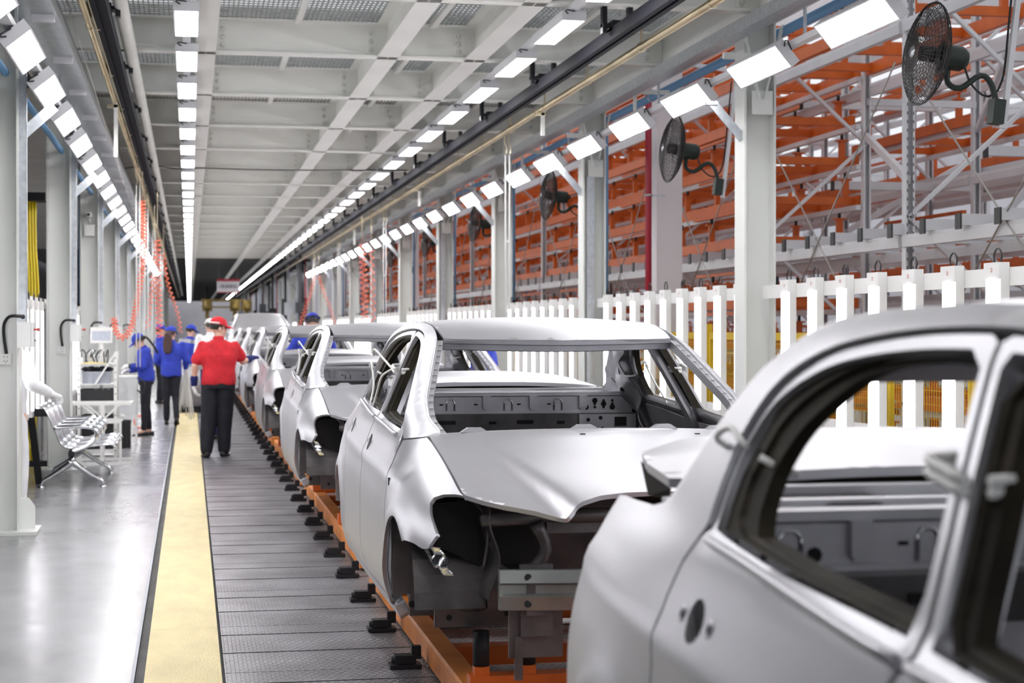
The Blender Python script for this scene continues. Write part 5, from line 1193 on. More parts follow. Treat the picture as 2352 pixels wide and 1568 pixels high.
for i in range(5): m.ell((-0.14 + 0.07 * i, rr.uniform(-.05, .05), 0.02), (0.06, 0.14, 0.03 + 0.01 * (i % 2)), 10, 6)
m.build('folds', 'cloth_black', o)
# ---- display panel over the shelf, on a stand
t = thing('display_panel', 'white framed grey display panel standing above the shelf', 'display', (-1.095, 22.1, 0))
MB().box(-0.135, 0.135, -0.03, 0.03, 1.43, 1.63).build('frame', 'plastic_white', t); MB().box(-0.115, 0.115, -0.034, -0.03, 1.46, 1.58).build('screen', 'screen_grey', t); MB().box(-0.02, 0.02, 0.0, 0.03, 0.0, 1.43).build('stand', 'plastic_white', t); MB().box(-0.15, 0.15, -0.1, 0.12, 0, 0.015).build('foot', 'plastic_white', t)
# ---- clear sheeted stand next to it
t = thing('sheeted_stand', 'low stand draped with clear plastic beside the blue-capped woman', 'stand', (-0.86, 24.6, 0))
for x in (-0.12, 0.12):
    for yy in (-0.15, 0.15): MB().box(x - 0.012, x + 0.012, yy - 0.012, yy + 0.012, 0, 0.95).build('leg', 'plastic_white', t)
MB().box(-0.14, 0.14, -0.17, 0.17, 0.93, 0.95).build('top', 'plastic_white', t); MB().box(-0.135, 0.135, -0.172, -0.169, 0.42, 0.93).box(-0.137, -0.134, -0.169, 0.17, 0.42, 0.93).box(0.134, 0.137, -0.169, 0.17, 0.42, 0.93).build('plastic_drape', 'plastic_clear', t)
MB().tube(catmull([(0.14, -0.17, 0.93), (0.24, -0.2, 0.85), (0.22, -0.2, 0.70), (0.14, -0.17, 0.75)], 0.04), 0.012, 6).build('hook', 'black_steel', t)
t = thing('hose_reel', 'red hose reel lying on the floor behind the blue-capped woman', 'hose reel', (-0.78, 28.2, 0.1))
for i in range(6): MB().tube([(0.10 * math.cos(a) + 0.0, -0.06 + i * 0.024, 0.10 * math.sin(a)) for a in np.linspace(0, 2 * PI, 20)], 0.013, 6).build('hose_turn', 'orange_hose', t)
# ---- yellow hoses and dark plant behind the left fence
t = thing('yellow_hoses', 'bundle of yellow hoses hanging behind the left light fence', 'hoses', (-1.9, 21.2, 0))
for i in range(4): MB().tube(catmull([(-0.03 + 0.03 * i, 0.05 * i, 3.15), (-0.02 + 0.028 * i, 0.05 * i, 2.6), (0.0 + 0.032 * i, 0.05 * i, 1.9), (0.03 * i, 0.05 * i, 0.0)], 0.2), 0.017, 8).build('hose', 'yellow_hose', t)
t = thing('hose_stand', 'dark steel hose stand behind the left light fence', 'stand', (-1.9, 21.2, 0)); MB().box(-0.3, 0.2, -0.06, 0.3, 3.15, 3.25).build('head_beam', 'black_steel', t); MB().box(-0.3, -0.2, -0.05, 0.05, 0, 3.15).build('post', 'black_steel', t)
for k, (x, y, w_, d_, h_) in enumerate(((-2.7, 15.0, 0.8, 1.6, 1.1), (-3.2, 19.5, 1.0, 2.4, 2.0), (-2.6, 25.0, 0.7, 3.0, 1.3), (-3.4, 32.0, 1.0, 4.0, 2.2))):
    t = thing('machine_cabinet', '%s dark machine cabinet in the shade beyond the left columns' % nth(k + 1), 'cabinet', (x, y, 0), 0, 'dark cabinets on the left')
    MB().box(-w_ / 2, w_ / 2, -d_ / 2, d_ / 2, 0.1, h_).build('body', 'black_steel', t)
    for i in range(3): MB().box(w_ / 2, w_ / 2 + 0.02, -d_ / 2 + 0.05 + i * d_ / 3, -d_ / 2 - 0.05 + (i + 1) * d_ / 3, 0.2, h_ - 0.1).build('door', 'plastic_grey' if i == 1 else 'wall_dark', t)
    MB().box(-w_ / 2 + 0.04, w_ / 2 - 0.04, -d_ / 2 + 0.04, d_ / 2 - 0.04, 0, 0.1).build('plinth', 'black_steel', t)
t = thing('trestle', 'black steel trestle under the left light fence', 'trestle', (-1.75, 18.2, 0))
for x in (-0.12, 0.22): MB().bar((x, 0, 0), (x * 0.6, 0, 0.75), 0.07, 0.07).build('leg', 'black_steel', t)
MB().box(-0.2, 0.3, -0.05, 0.05, 0.70, 0.78).build('beam', 'black_steel', t); MB().box(-0.2, 0.3, -0.03, 0.03, 0.18, 0.24).build('beam', 'black_steel', t)

# ================================================================== HANGING POLES AND COILED AIR HOSES
def coil(path, R, pitch, r=0.008, n=12):
    pts = catmull(path, 0.02); out = []; ph = 0.0; L = 0
    for i in range(len(pts) - 1):
        a = Vector(pts[i]); c = Vector(pts[i + 1]); d = c - a; t_ = d.normalized(); u = t_.cross(Vector((0, 1, 0.05))).normalized(); v = t_.cross(u)
        m = max(1, int(d.length / pitch * n))
        for j in range(m):
            q = j / m; out.append(a + d * q + (u * math.cos(ph) + v * math.sin(ph)) * R); ph += 2 * PI * d.length / pitch / m
    return out
POLES = [(-0.74, 25.6, 1.05, 'left', 'nearest'), (-0.74, 30.5, 1.2, 'left', 'second'), (-0.74, 37.0, 1.2, 'left', 'third'), (-0.72, 46.0, 1.2, 'left', 'fourth'), (3.80, 20.3, 1.75, 'right', 'nearest'), (3.80, 33.5, 1.5, 'right', 'second'), (3.80, 44.0, 1.5, 'right', 'third'), (3.8, 53.0, 1.5, 'right', 'fourth')]
for x, y, z, sd, od in POLES:
    t = thing('tool_pole', '%s thin white hanging tool pole pair on the %s rail' % (od, sd), 'pole', (x, y, 0), 0, 'hanging tool poles')
    for dx in (-0.025, 0.025):
        MB().cyl((dx, 0, z), (dx, 0, 3.72), 0.0085, 8).build('pole', 'plastic_white', t); MB().tube(catmull([(dx, 0, 3.72), (dx + 0.015, 0, 3.80), (dx - 0.01, 0, 3.88), (dx, 0, 4.0)], 0.03), 0.006, 6).build('hook', 'brass_zinc', t)
    MB().box(-0.03, 0.03, -0.008, 0.008, 2.66, 2.68).build('tie_bar', 'plastic_white', t)
HOSES = [([(-0.70, 26.4, 3.55), (-0.68, 26.4, 3.1), (-0.70, 26.4, 2.6), (-0.75, 26.4, 2.2), (-0.83, 26.4, 1.75), (-0.93, 26.4, 1.52), (-1.03, 26.4, 1.48), (-1.10, 26.4, 1.60), (-1.12, 26.4, 1.78)], 0.045, 0.055, 'orange coiled air hose sagging beside the nearest left pole'),
         ([(-0.56, 31.0, 3.2), (-0.56, 31.0, 2.6), (-0.54, 31.0, 2.0), (-0.53, 31.0, 1.45)], 0.06, 0.09, 'orange coiled air hose hanging straight by the second left pole'),
         ([(-0.66, 33.5, 3.0), (-0.72, 33.5, 2.3), (-0.80, 33.5, 1.6)], 0.04, 0.11, 'pale orange stretched hose left of the second left pole'),
         ([(-0.60, 41.0, 3.4), (-0.50, 41.0, 2.7), (-0.28, 41.0, 2.0), (-0.2, 41.0, 1.5)], 0.04, 0.12, 'far orange hose stretching from the left rail'),
         ([(3.55, 35.5, 3.4), (3.58, 35.5, 2.8), (3.60, 35.5, 2.2), (3.60, 35.5, 1.6)], 0.075, 0.11, 'thick orange coiled hose hanging by the second right pole'),
         ([(3.85, 36.5, 3.3), (3.88, 36.5, 2.5), (3.9, 36.5, 1.6)], 0.05, 0.16, 'thin pale orange hose right of the thick coiled one'),
         ([(3.80, 52.5, 3.3), (3.66, 52.5, 2.7), (3.45, 52.5, 2.1), (3.30, 52.5, 1.6)], 0.055, 0.12, 'far right orange hose pulled to the left'),
         ([(3.84, 51.5, 3.2), (4.0, 51.5, 2.7), (4.2, 51.5, 2.2), (4.35, 51.5, 1.7)], 0.055, 0.14, 'far right orange hose pulled to the right')]
for pth, R, pt, lab in HOSES:
    t = thing('coiled_air_hose', lab, 'hose', (0, 0, 0), 0, 'orange coiled air hoses')
    MB().tube(coil(pth, R, pt), 0.0095, 5).build('coil', 'orange_hose', t)
    MB().tube([pth[0], (pth[0][0], pth[0][1], 4.615)], 0.007, 5).build('feed', 'brass_zinc', t)
# ---- hanging sign
t = thing('hanging_sign', 'white area sign with red bands hanging from the far ceiling', 'sign', (1.665, 75, 0))
MB().box(-0.485, 0.485, 0, 0.04, 3.20, 3.80).build('board', 'sign_white', t); MB().box(-0.487, 0.487, -0.006, 0.0, 3.70, 3.80).build('red_band', 'sign_red', t); MB().box(-0.487, 0.487, -0.006, 0.0, 3.20, 3.235).build('red_band', 'sign_red', t)
for x in (-0.4, 0.4): MB().cyl((x, 0.02, 3.8), (x, 0.02, 4.3), 0.008, 6).build('wire', 'wire_steel', t)
fc = bpy.data.curves.new('lettering', 'FONT'); fc.body = '1\u5e95\u88c5\u914d\u533a'; fc.size = 0.175; fc.align_x = 'CENTER'; fc.extrude = 0.002
to_ = bpy.data.objects.new('tmp', fc); sc_ = bpy.data.scenes.new('tmp_text'); sc_.collection.objects.link(to_); sc_.view_layers[0].update(); dg_ = sc_.view_layers[0].depsgraph
to = mob('lettering', bpy.data.meshes.new_from_object(to_.evaluated_get(dg_), depsgraph=dg_), None, t); bpy.data.objects.remove(to_); bpy.data.scenes.remove(sc_); to.location = (0, -0.008, 3.41); to.rotation_euler = (PI / 2, 0, 0); to.data.materials.clear(); to.data.materials.append(M['ink_black'])
# ---- ochre gantry at the far end
t = thing('ochre_gantry', 'ochre handling gantry hanging at the far end of the line', 'gantry', (2.05, 108, 0))
MB().box(-1.3, 1.3, -0.1, 0.1, 3.35, 3.5).build('cross_beam', 'machine_ochre', t); MB().box(-1.3, 1.3, -0.08, 0.08, 2.95, 3.05).build('cross_beam', 'machine_ochre', t)
for x in (-0.95, 0.75, 1.5):
    MB().box(x - 0.3, x + 0.3, -0.35, 0.35, 2.75, 3.45).lathe([(0.2, 0), (0.2, 0.5), (0, 0.5)], (x, -0.5, 2.9), (0, 0.2, 1), 10).build('trolley', 'machine_ochre', t); MB().box(x - 0.12, x + 0.12, -0.12, 0.12, 2.3, 2.75).build('gripper', 'machine_ochre', t); MB().box(x - 0.05, x + 0.05, -0.05, 0.05, 3.45, 4.3).build('hanger', 'black_steel', t)
# ---- dark hangings between the far right columns
rr = random.Random(9)
for k in range(26):
    y = 62 + 3.2 * k; x = 3.75 + rr.uniform(-.15, .6)
    t = thing('hanging_equipment', '%s dark hanging equipment post along the far right side' % nth(k + 1), 'equipment', (x, y, 0), 0, 'dark hanging equipment')
    m_ = ('wall_dark', 'black_steel', 'plastic_grey', 'galvanised')[k % 4]
    MB().box(-0.05, 0.05, -0.2, 0.2, 1.5 + rr.uniform(0, .5), 4.64).build('post', m_, t); MB().box(-0.16, 0.16, -0.3, 0.3, 2.2, 2.2 + rr.uniform(0.3, 0.9)).build('box', m_, t)
    if k % 5 == 0: MB().cyl((0.2, 0, 1.6), (0.2, 0, 4.2), 0.03, 6).build('red_pipe', 'red_pipe', t)
# ================================================================== PEOPLE
TMP = bpy.data.scenes.new('tmp_build')
def remesh(mb, vox, smooth=6, noise_amp=0.0, noise_scale=7.0, seed=0.0):
    me = mb.mesh('tmp'); o = bpy.data.objects.new('tmp', me); TMP.collection.objects.link(o)
    r = o.modifiers.new('r', 'REMESH'); r.mode = 'VOXEL'; r.voxel_size = vox; r.use_smooth_shade = True
    sm = o.modifiers.new('s', 'SMOOTH'); sm.iterations = smooth; sm.factor = 0.5
    vl = TMP.view_layers[0]; vl.update(); dg = vl.depsgraph
    out = bpy.data.meshes.new_from_object(o.evaluated_get(dg), depsgraph=dg)
    bpy.data.objects.remove(o); bpy.data.meshes.remove(me)
    if noise_amp:
        out.update(); nv = len(out.vertices)
        co = np.empty(nv * 3, np.float32); out.vertices.foreach_get('co', co); co = co.reshape(-1, 3)
        nr = np.empty(nv * 3, np.float32); out.vertex_normals.foreach_get('vector', nr); nr = nr.reshape(-1, 3)
        fv = np.empty(nv, np.float32)
        for i in range(nv):
            p = Vector(co[i])
            fv[i] = noise.noise(Vector((p.x * noise_scale + seed, p.y * noise_scale, p.z * noise_scale * 0.55))) + 0.5 * noise.noise(Vector((p.x * noise_scale * 2.3, p.y * noise_scale * 2.3 + seed, p.z * noise_scale * 1.4)))
        co += nr * (fv * noise_amp)[:, None]; out.vertices.foreach_set('co', co.ravel())
    out.polygons.foreach_set('use_smooth', [True] * len(out.polygons)); out.update()
    return out
def loft(mb, rings, n=20):
    """rings: (cx, cy, cz, rx, ry)"""
    vs = []; fs = []; k = len(rings)
    for cx, cy, cz, rx, ry in rings:
        for j in range(n):
            q = 2 * PI * j / n; c_, s_ = math.cos(q), math.sin(q)
            e = 0.82; vs.append((cx + rx * math.copysign(abs(c_) ** e, c_), cy + ry * math.copysign(abs(s_) ** e, s_), cz))
    for i in range(k - 1):
        for j in range(n): fs.append((i * n + j, i * n + (j + 1) % n, (i + 1) * n + (j + 1) % n, (i + 1) * n + j))
    fs.append(list(range(n))[::-1]); fs.append([(k - 1) * n + j for j in range(n)])
    mb.add(vs, fs, True)
def limb(mb, pts, rs, n=12):
    # tapered tube with round joints
    pts = [Vector(p) for p in pts]
    P = []; R = []
    for i in range(len(pts) - 1):
        for q in np.linspace(0, 1, 6, endpoint=False): P.append(pts[i].lerp(pts[i + 1], q)); R.append(rs[i] + (rs[i + 1] - rs[i]) * q)
    P.append(pts[-1]); R.append(rs[-1]); mb.tube(P, R, n)
    for p, r in zip(pts, rs): mb.ell(p, (r, r, r), 10, 6)
def hand(mb, wrist, direction, palm_n, curl=0.5, sc=1.0, grow=0.0):
    """five-fingered hand: palm + fingers bent by curl towards palm_n; thumb leaves the side of the palm"""
    w = Vector(wrist); d = Vector(direction).normalized(); nrm = Vector(palm_n); nrm = (nrm - d * nrm.dot(d)).normalized(); s = d.cross(nrm).normalized()
    pl = 0.095 * sc
    for q in np.linspace(-1, 1, 5): mb.tube([w + s * 0.022 * q * sc, w + d * pl * 0.5 + s * 0.034 * q * sc, w + d * pl + s * 0.036 * q * sc], [0.016 * sc + grow, 0.017 * sc + grow, 0.014 * sc + grow], 8)
    for i, (off, ln) in enumerate(((-0.036, 0.062), (-0.013, 0.076), (0.011, 0.080), (0.034, 0.070))):
        p = w + d * pl + s * off * sc; a = 0.0; pts = [p - d * 0.01]
        seg = (0.45, 0.32, 0.23)
        for q in seg:
            a += curl * 0.75; pts.append(pts[-1] + (d * math.cos(a) + nrm * math.sin(a)) * ln * q * 1.05 * sc)
        mb.tube(pts, [0.0095 * sc + grow, 0.009 * sc + grow, 0.008 * sc + grow, 0.0065 * sc + grow], 7)
    th = [w + d * 0.025 * sc + s * 0.03 * sc, w + d * 0.055 * sc + s * 0.058 * sc + nrm * 0.012, w + d * 0.085 * sc + s * 0.066 * sc + nrm * 0.024, w + d * 0.108 * sc + s * 0.060 * sc + nrm * 0.032]
    mb.tube(th, [0.013 * sc + grow, 0.012 * sc + grow, 0.0105 * sc + grow, 0.008 * sc + grow], 7)
def person(label, loc, rz, pose, look, group='workers on the line', detail=1.0):
    """pose: joints in metres for a 1.70 m figure facing +y; scaled by pose['h']/1.70"""
    k = pose.get('h', 1.70) / 1.70
    root = thing('person', label, 'person', loc, rz, group)
    V = lambda p: Vector(p) * k
    J = {n: V(p) for n, p in pose['j'].items()}
    lean = pose.get('lean', 0.0); pel = J['pelvis']; che = J['chest']; nek = J['neck']; hd = J['head']
    girth = pose.get('girth', 1.0); sxw = pose.get('shoulder', 1.0)
    def torso(mb, grow):
        rings = []
        for q, rx, ry, src in ((0.0, 0.155, 0.115, 0), (0.25, 0.150, 0.110, 0), (0.5, 0.150, 0.110, 0), (0.75, 0.165, 0.118, 0), (1.0, 0.180, 0.122, 0)):
            c = pel.lerp(che, q); rings.append((c.x, c.y, c.z, (rx * girth) * k + grow, (ry * girth) * k + grow))
        c = che.lerp(nek, 0.45); rings.append((c.x, c.y, c.z, 0.178 * k * sxw + grow, 0.105 * k + grow))
        c = che.lerp(nek, 0.78); rings.append((c.x, c.y, c.z, 0.125 * k * sxw + grow, 0.085 * k + grow))
        c = che.lerp(nek, 0.98); rings.append((c.x, c.y, c.z, 0.066 * k + grow * 0.6, 0.066 * k + grow * 0.6))
        loft(mb, rings)
    # ---- continuous body (skin)
    m = MB(); torso(m, -0.025)
    limb(m, [nek - (hd - nek) * 0.2, nek.lerp(hd, 0.65)], [0.056 * k, 0.052 * k])
    fwd = V(pose.get('gaze', (0, 1, 0))).normalized(); up = (hd - nek).normalized(); up = (Vector((0, 0, 1)) - fwd * fwd.z).normalized(); rt = fwd.cross(up)
    def HP(a, b_, c): return hd + (rt * a + fwd * b_ + up * c) * k
    # head: skull, jaw, nose, ears, chin
    Rm = Matrix((rt, fwd, up)).transposed()
    def hell(c, r, n=14, mm=10):
        o = len(m.v); m.ell((0, 0, 0), (r[0] * k, r[1] * k, r[2] * k), n, mm)
        for i in range(o, len(m.v)): p = Rm @ Vector(m.v[i]) + HP(*c); m.v[i] = tuple(p)
    hell((0, -0.012, 0.022), (0.076, 0.094, 0.095)); hell((0, 0.026, -0.042), (0.060, 0.062, 0.072)); hell((0, 0.070, -0.095), (0.028, 0.022, 0.020))
    hell((0, 0.094, -0.022), (0.013, 0.020, 0.026), 8, 6); hell((0.080, -0.008, -0.018), (0.012, 0.020, 0.032), 8, 6); hell((-0.080, -0.008, -0.018), (0.012, 0.020, 0.032), 8, 6); hell((0, 0.083, -0.064), (0.024, 0.012, 0.012), 8, 6)
    for sd in ('L', 'R'):
        limb(m, [J['sho' + sd], J['elb' + sd], J['wri' + sd]], [0.046 * k, 0.040 * k, 0.028 * k])
        limb(m, [J['hip' + sd], J['kne' + sd], J['ank' + sd]], [0.072 * k, 0.050 * k, 0.036 * k])
        hand(m, J['wri' + sd], J['fin' + sd] - J['wri' + sd], V(pose.get('palm' + sd, (0, 0, -1))), pose.get('curl' + sd, 0.5), k)
        f = V(pose.get('toe' + sd, (0, 1, 0))); a = J['ank' + sd]; limb(m, [a, a + f * 0.12 / k * k + Vector((0, 0, -0.045 * k))], [0.036 * k, 0.026 * k])
    bo = mob('body', remesh(m, 0.010 if detail >= 1 else 0.016, 4), 'skin', root)
    # eyes, brows, mouth
    m2 = MB()
    for sx in (-1, 1): m2.ell(HP(0.030 * sx, 0.078, 0.004), (0.010 * k, 0.010 * k, 0.006 * k), 8, 6); m2.tube([HP(0.014 * sx, 0.085, 0.022), HP(0.032 * sx, 0.082, 0.027), HP(0.048 * sx, 0.070, 0.022)], 0.003 * k, 5)
    m2.build('eyes', 'eye_dark', bo, 'stuff')
    m2 = MB(); m2.tube([HP(-0.022, 0.088, -0.066), HP(0, 0.096, -0.064), HP(0.022, 0.088, -0.066)], 0.005 * k, 6); m2.build('mouth', 'lip', bo)
    # ---- shirt
    sl = look.get('sleeve', 'long'); m = MB()
    hem = look.get('hem', -0.10)
    torso(m, look.get('fit', 0.018))
    c = pel + V((0, 0, hem * 0.5)); loft(m, [(pel.x, pel.y, pel.z + hem * k, 0.165 * k * girth, 0.128 * k * girth), (pel.x, pel.y, pel.z + hem * 0.4 * k, 0.178 * k * girth, 0.138 * k * girth), (pel.x, pel.y, pel.z + 0.05 * k, 0.176 * k * girth, 0.136 * k * girth), (pel.x, pel.y, pel.z + 0.14 * k, 0.170 * k * girth, 0.130 * k * girth)])
    for sd in ('L', 'R'):
        if sl == 'long': limb(m, [J['sho' + sd], J['elb' + sd], J['elb' + sd].lerp(J['wri' + sd], 0.88)], [0.072 * k, 0.060 * k, 0.045 * k])
        else:
            e = J['sho' + sd].lerp(J['elb' + sd], 0.68); limb(m, [J['sho' + sd], J['sho' + sd].lerp(J['elb' + sd], 0.45), e], [0.060 * k, 0.068 * k, 0.074 * k])
    sh = mob('shirt', remesh(m, 0.012 if detail >= 1 else 0.018, 5, 0.010, 9.0, look.get('seed', 1.0)), look['shirt'], root)
    m = MB(); m.lathe([(0.066 * k, -0.02 * k), (0.070 * k, 0.0), (0.064 * k, 0.035 * k), (0.060 * k, 0.034 * k), (0.060 * k, -0.01)], nek, (hd - nek), 18); m.build('collar', look['shirt'], sh)
    # ---- trousers
    m = MB()
    loft(m, [(pel.x, pel.y, pel.z + 0.08 * k, 0.150 * k * girth, 0.115 * k * girth), (pel.x, pel.y, pel.z - 0.02 * k, 0.165 * k * girth, 0.128 * k * girth), (pel.x, pel.y, pel.z - 0.10 * k, 0.160 * k * girth, 0.125 * k * girth)])
    lw = look.get('leg', 1.0)
    for sd in ('L', 'R'):
        lo = J['kne' + sd].lerp(J['ank' + sd], look.get('cuff', 0.97)); limb(m, [J['hip' + sd], J['kne' + sd], lo], [0.092 * k * girth, 0.068 * k * lw, 0.052 * k * lw])
    mob('trousers', remesh(m, 0.013 if detail >= 1 else 0.018, 5, 0.009, 8.0, look.get('seed', 1.0) + 5), look['trousers'], root)
    # ---- shoes
    for sd in ('L', 'R'):
        a = J['ank' + sd]; f = Vector(pose.get('toe' + sd, (0, 1, 0))).normalized(); s_ = f.cross(Vector((0, 0, 1))).normalized(); u_ = s_.cross(f)
        m = MB(); vs = []; st = [(-0.075, 0.030, 0.052), (-0.06, 0.038, 0.07), (0.0, 0.040, 0.062), (0.06, 0.046, 0.046), (0.12, 0.047, 0.036), (0.165, 0.036, 0.028), (0.182, 0.016, 0.016)]
        n = 12
        for fx_, wd, ht in st:
            for j in range(n):
                q = 2 * PI * j / n; vs.append(tuple(a + f * fx_ * k + s_ * wd * math.cos(q) * k + u_ * (max(-0.012, 0.5 * ht * math.sin(q) + 0.5 * ht - 0.012) - 0.068) * k))
        fs = [(i * n + j, i * n + (j + 1) % n, (i + 1) * n + (j + 1) % n, (i + 1) * n + j) for i in range(len(st) - 1) for j in range(n)] + [list(range(n))[::-1], [(len(st) - 1) * n + j for j in range(n)]]
        m.add(vs, fs, True); so = m.build('shoe', 'shoe_black', root)
        if look.get('swoosh'):
            MB().tube(catmull([tuple(a + f * q0 * k + s_ * (0.047 if q0 < .1 else 0.046) * sgn_ * k + u_ * z0_ * k) for q0, z0_ in ((0.02, -0.035), (0.06, -0.05), (0.10, -0.045), (0.13, -0.035))] if (sgn_ := 1) else [], 0.02), 0.006, 5).build('stripe', 'strap_white', so)
    # ---- cap
    if look.get('cap'):
        m = MB(); vs = []; n, mm = 20, 7
        for i in range(mm + 1):
            q = PI / 2 * i / mm
            for j in range(n):
                a = 2 * PI * j / n; vs.append(tuple(HP(0.092 * math.cos(q) * math.cos(a), -0.008 + 0.108 * math.cos(q) * math.sin(a), 0.040 + 0.098 * math.sin(q) ** 0.9)))
        fs = [(i * n + j, i * n + (j + 1) % n, (i + 1) * n + (j + 1) % n, (i + 1) * n + j) for i in range(mm) for j in range(n)]
        m.add(vs, fs, True); cp = m.build('cap', look['cap'], root)
        m = MB(); vs = []
        for i in range(9):
            a = PI * (0.14 + 0.72 * i / 8); ca, sa = math.cos(a), math.sin(a)
            vs += [tuple(HP(0.090 * ca, -0.008 + 0.106 * sa, 0.044)), tuple(HP(0.098 * ca, 0.02 + 0.165 * sa, 0.024 - 0.012 * abs(ca)))]
        vs += [tuple(Vector(p) - up * 0.007) for p in vs]
        m.add(vs, [(2 * i, 2 * i + 1, 2 * i + 3, 2 * i + 2) for i in range(8)] + [(18 + 2 * i, 20 + 2 * i, 21 + 2 * i, 19 + 2 * i) for i in range(8)] + [(2 * i + 1, 19 + 2 * i, 21 + 2 * i, 2 * i + 3) for i in range(8)], True); m.build('visor', look['cap'], cp)
        m = MB(); m.ell(HP(0, -0.008, 0.137), (0.010 * k, 0.010 * k, 0.005 * k), 8, 4); m.build('button', look['cap'], cp)
        if look.get('capband'):
            m = MB(); m.tube([tuple(HP(0.094 * math.cos(a), -0.008 + 0.110 * math.sin(a), 0.055)) for a in np.linspace(PI * 1.05, PI * 1.95, 14)], 0.010 * k, 6); m.build('strap_band', look['capband'], cp)
    # ---- hair
    if look.get('hair'):
        m = MB(); vs = []; n, mm = 20, 8
        for i in range(mm + 1):
            q = PI * (0.06 + 0.60 * i / mm)
            for j in range(n):
                a = PI * (1.0 - 0.12) + PI * 1.24 * j / (n - 1)
                vs.append(tuple(HP(0.083 * math.sin(q) * math.cos(a), -0.016 + 0.101 * math.sin(q) * math.sin(a), 0.022 + 0.100 * math.cos(q))))
        m.add(vs, [(i * n + j, i * n + j + 1, (i + 1) * n + j + 1, (i + 1) * n + j) for i in range(mm) for j in range(n - 1)], True)
        hr = m.build('hair', look['hair'], root)
        if look.get('tail'):
            m = MB()
            for q in range(7):
                dx = (q - 3) * 0.013
                m.tube(catmull([tuple(HP(dx * 0.5, -0.095, 0.03)), tuple(HP(dx, -0.135, -0.03)), tuple(HP(dx * 1.6, -0.145, -0.13)), tuple(HP(dx * 1.5, -0.135, -look['tail'] * 0.8)), tuple(HP(dx * 0.6, -0.12, -look['tail']))], 0.03), 0.019 * k, 7)
            m.build('ponytail', look['hair'], hr)
    # ---- gloves, cuffs
    for sd in ('L', 'R'):
        g = look.get('glove' + sd)
        if g:
            m = MB(); d = (J['fin' + sd] - J['wri' + sd]); hand(m, J['wri' + sd], d, V(pose.get('palm' + sd, (0, 0, -1))), pose.get('curl' + sd, 0.5), k, 0.0035)
            limb(m, [J['wri' + sd].lerp(J['elb' + sd], 0.12), J['wri' + sd] + d * 0.2], [0.036 * k, 0.034 * k]); mob('glove', remesh(m, 0.0065 if detail >= 1 else 0.008, 3), g, root)
        cfc = look.get('cuff' + sd)
        if cfc:
            m = MB(); w_ = J['wri' + sd]; e = J['elb' + sd]; limb(m, [w_.lerp(e, 0.08), w_.lerp(e, look.get('cufflen', 0.5))], [0.042 * k, 0.050 * k]); mob('arm_cuff', remesh(m, 0.009, 4, 0.004), cfc, root)
    return root

def base(**kw):
    j = dict(pelvis=(0, 0, 0.93), chest=(0, 0.01, 1.24), neck=(0, -0.005, 1.425), head=(0, 0.015, 1.565), shoL=(-0.185, 0, 1.365), shoR=(0.185, 0, 1.365), elbL=(-0.235, -0.02, 1.10), elbR=(0.235, -0.02, 1.10), wriL=(-0.245, 0.05, 0.87), wriR=(0.245, 0.05, 0.87), finL=(-0.245, 0.07, 0.77), finR=(0.245, 0.07, 0.77), hipL=(-0.085, 0, 0.88), hipR=(0.085, 0, 0.88), kneL=(-0.09, 0.02, 0.49), kneR=(0.09, 0.02, 0.49), ankL=(-0.09, -0.01, 0.08), ankR=(0.09, -0.01, 0.08))
    j.update(kw); return j
blue = dict(shirt='cloth_blue', trousers='cloth_black', cap='cloth_blue', hair='hair_black', gloveL='glove_white', gloveR='glove_white')
# red-shirted man from behind, walking, right hand resting on the car's A-pillar
person('man in red short-sleeved shirt and red cap walking beside the cars', (0.36, 21.65, 0), -0.05,
       dict(h=1.76, girth=1.16, shoulder=1.12, gaze=(0.93, 0.36, -0.12), toeL=(-0.25, 0.97, -0.05), toeR=(0.25, 0.97, 0), palmL=(1, 0.1, 0), palmR=(0, 0.3, -1), curlR=0.45, curlL=0.7,
            j=base(pelvis=(0.0, 0, 0.93), shoL=(-0.195, 0, 1.35), shoR=(0.195, 0.03, 1.35), elbR=(0.285, 0.16, 1.15), wriR=(0.385, 0.34, 1.19), finR=(0.43, 0.42, 1.21), elbL=(-0.285, -0.03, 1.10), wriL=(-0.295, 0.04, 0.86), finL=(-0.28, 0.07, 0.76), kneL=(-0.12, 0.0, 0.48), ankL=(-0.14, -0.10, 0.085), kneR=(0.07, 0.06, 0.49), ankR=(0.06, 0.05, 0.08), hipL=(-0.095, 0, 0.88), hipR=(0.095, 0, 0.88))),
       dict(shirt='cloth_red', trousers='cloth_black', cap='cloth_red', hair='hair_black', sleeve='short', gloveL='glove_white', gloveR='cloth_navy', cuffL='cloth_navy', cuffR='cloth_navy', cufflen=0.40, capband='strap_white', swoosh=True, seed=3.0, leg=1.5, fit=0.026, hem=-0.06))
# woman at the stand, facing left, head bowed
person('woman in blue jacket with black ponytail sorting parts at the left stand', (-0.64, 26.2, 0), PI / 2,
       dict(h=1.58, gaze=(0.0, 0.80, -0.60), toeL=(0, 1, 0), toeR=(0, 1, 0), palmL=(0.4, 0, -1), palmR=(-0.4, 0, -1), curlL=0.9, curlR=0.9,
            j=base(chest=(0, 0.03, 1.24), neck=(0, 0.05, 1.415), head=(0, 0.115, 1.53), elbL=(-0.22, 0.03, 1.13), elbR=(0.22, 0.05, 1.10), wriL=(-0.13, 0.27, 1.13), wriR=(0.13, 0.28, 1.05), finL=(-0.09, 0.36, 1.13), finR=(0.09, 0.37, 1.05), kneL=(-0.08, 0.03, 0.49), kneR=(0.08, 0.0, 0.49), ankL=(-0.08, 0.04, 0.08), ankR=(0.08, -0.05, 0.08))),
       dict(blue, tail=0.33, cuffL='glove_olive', cuffR='glove_olive', cufflen=0.8, seed=7.0, leg=0.92, cuff=0.9, hem=-0.05))
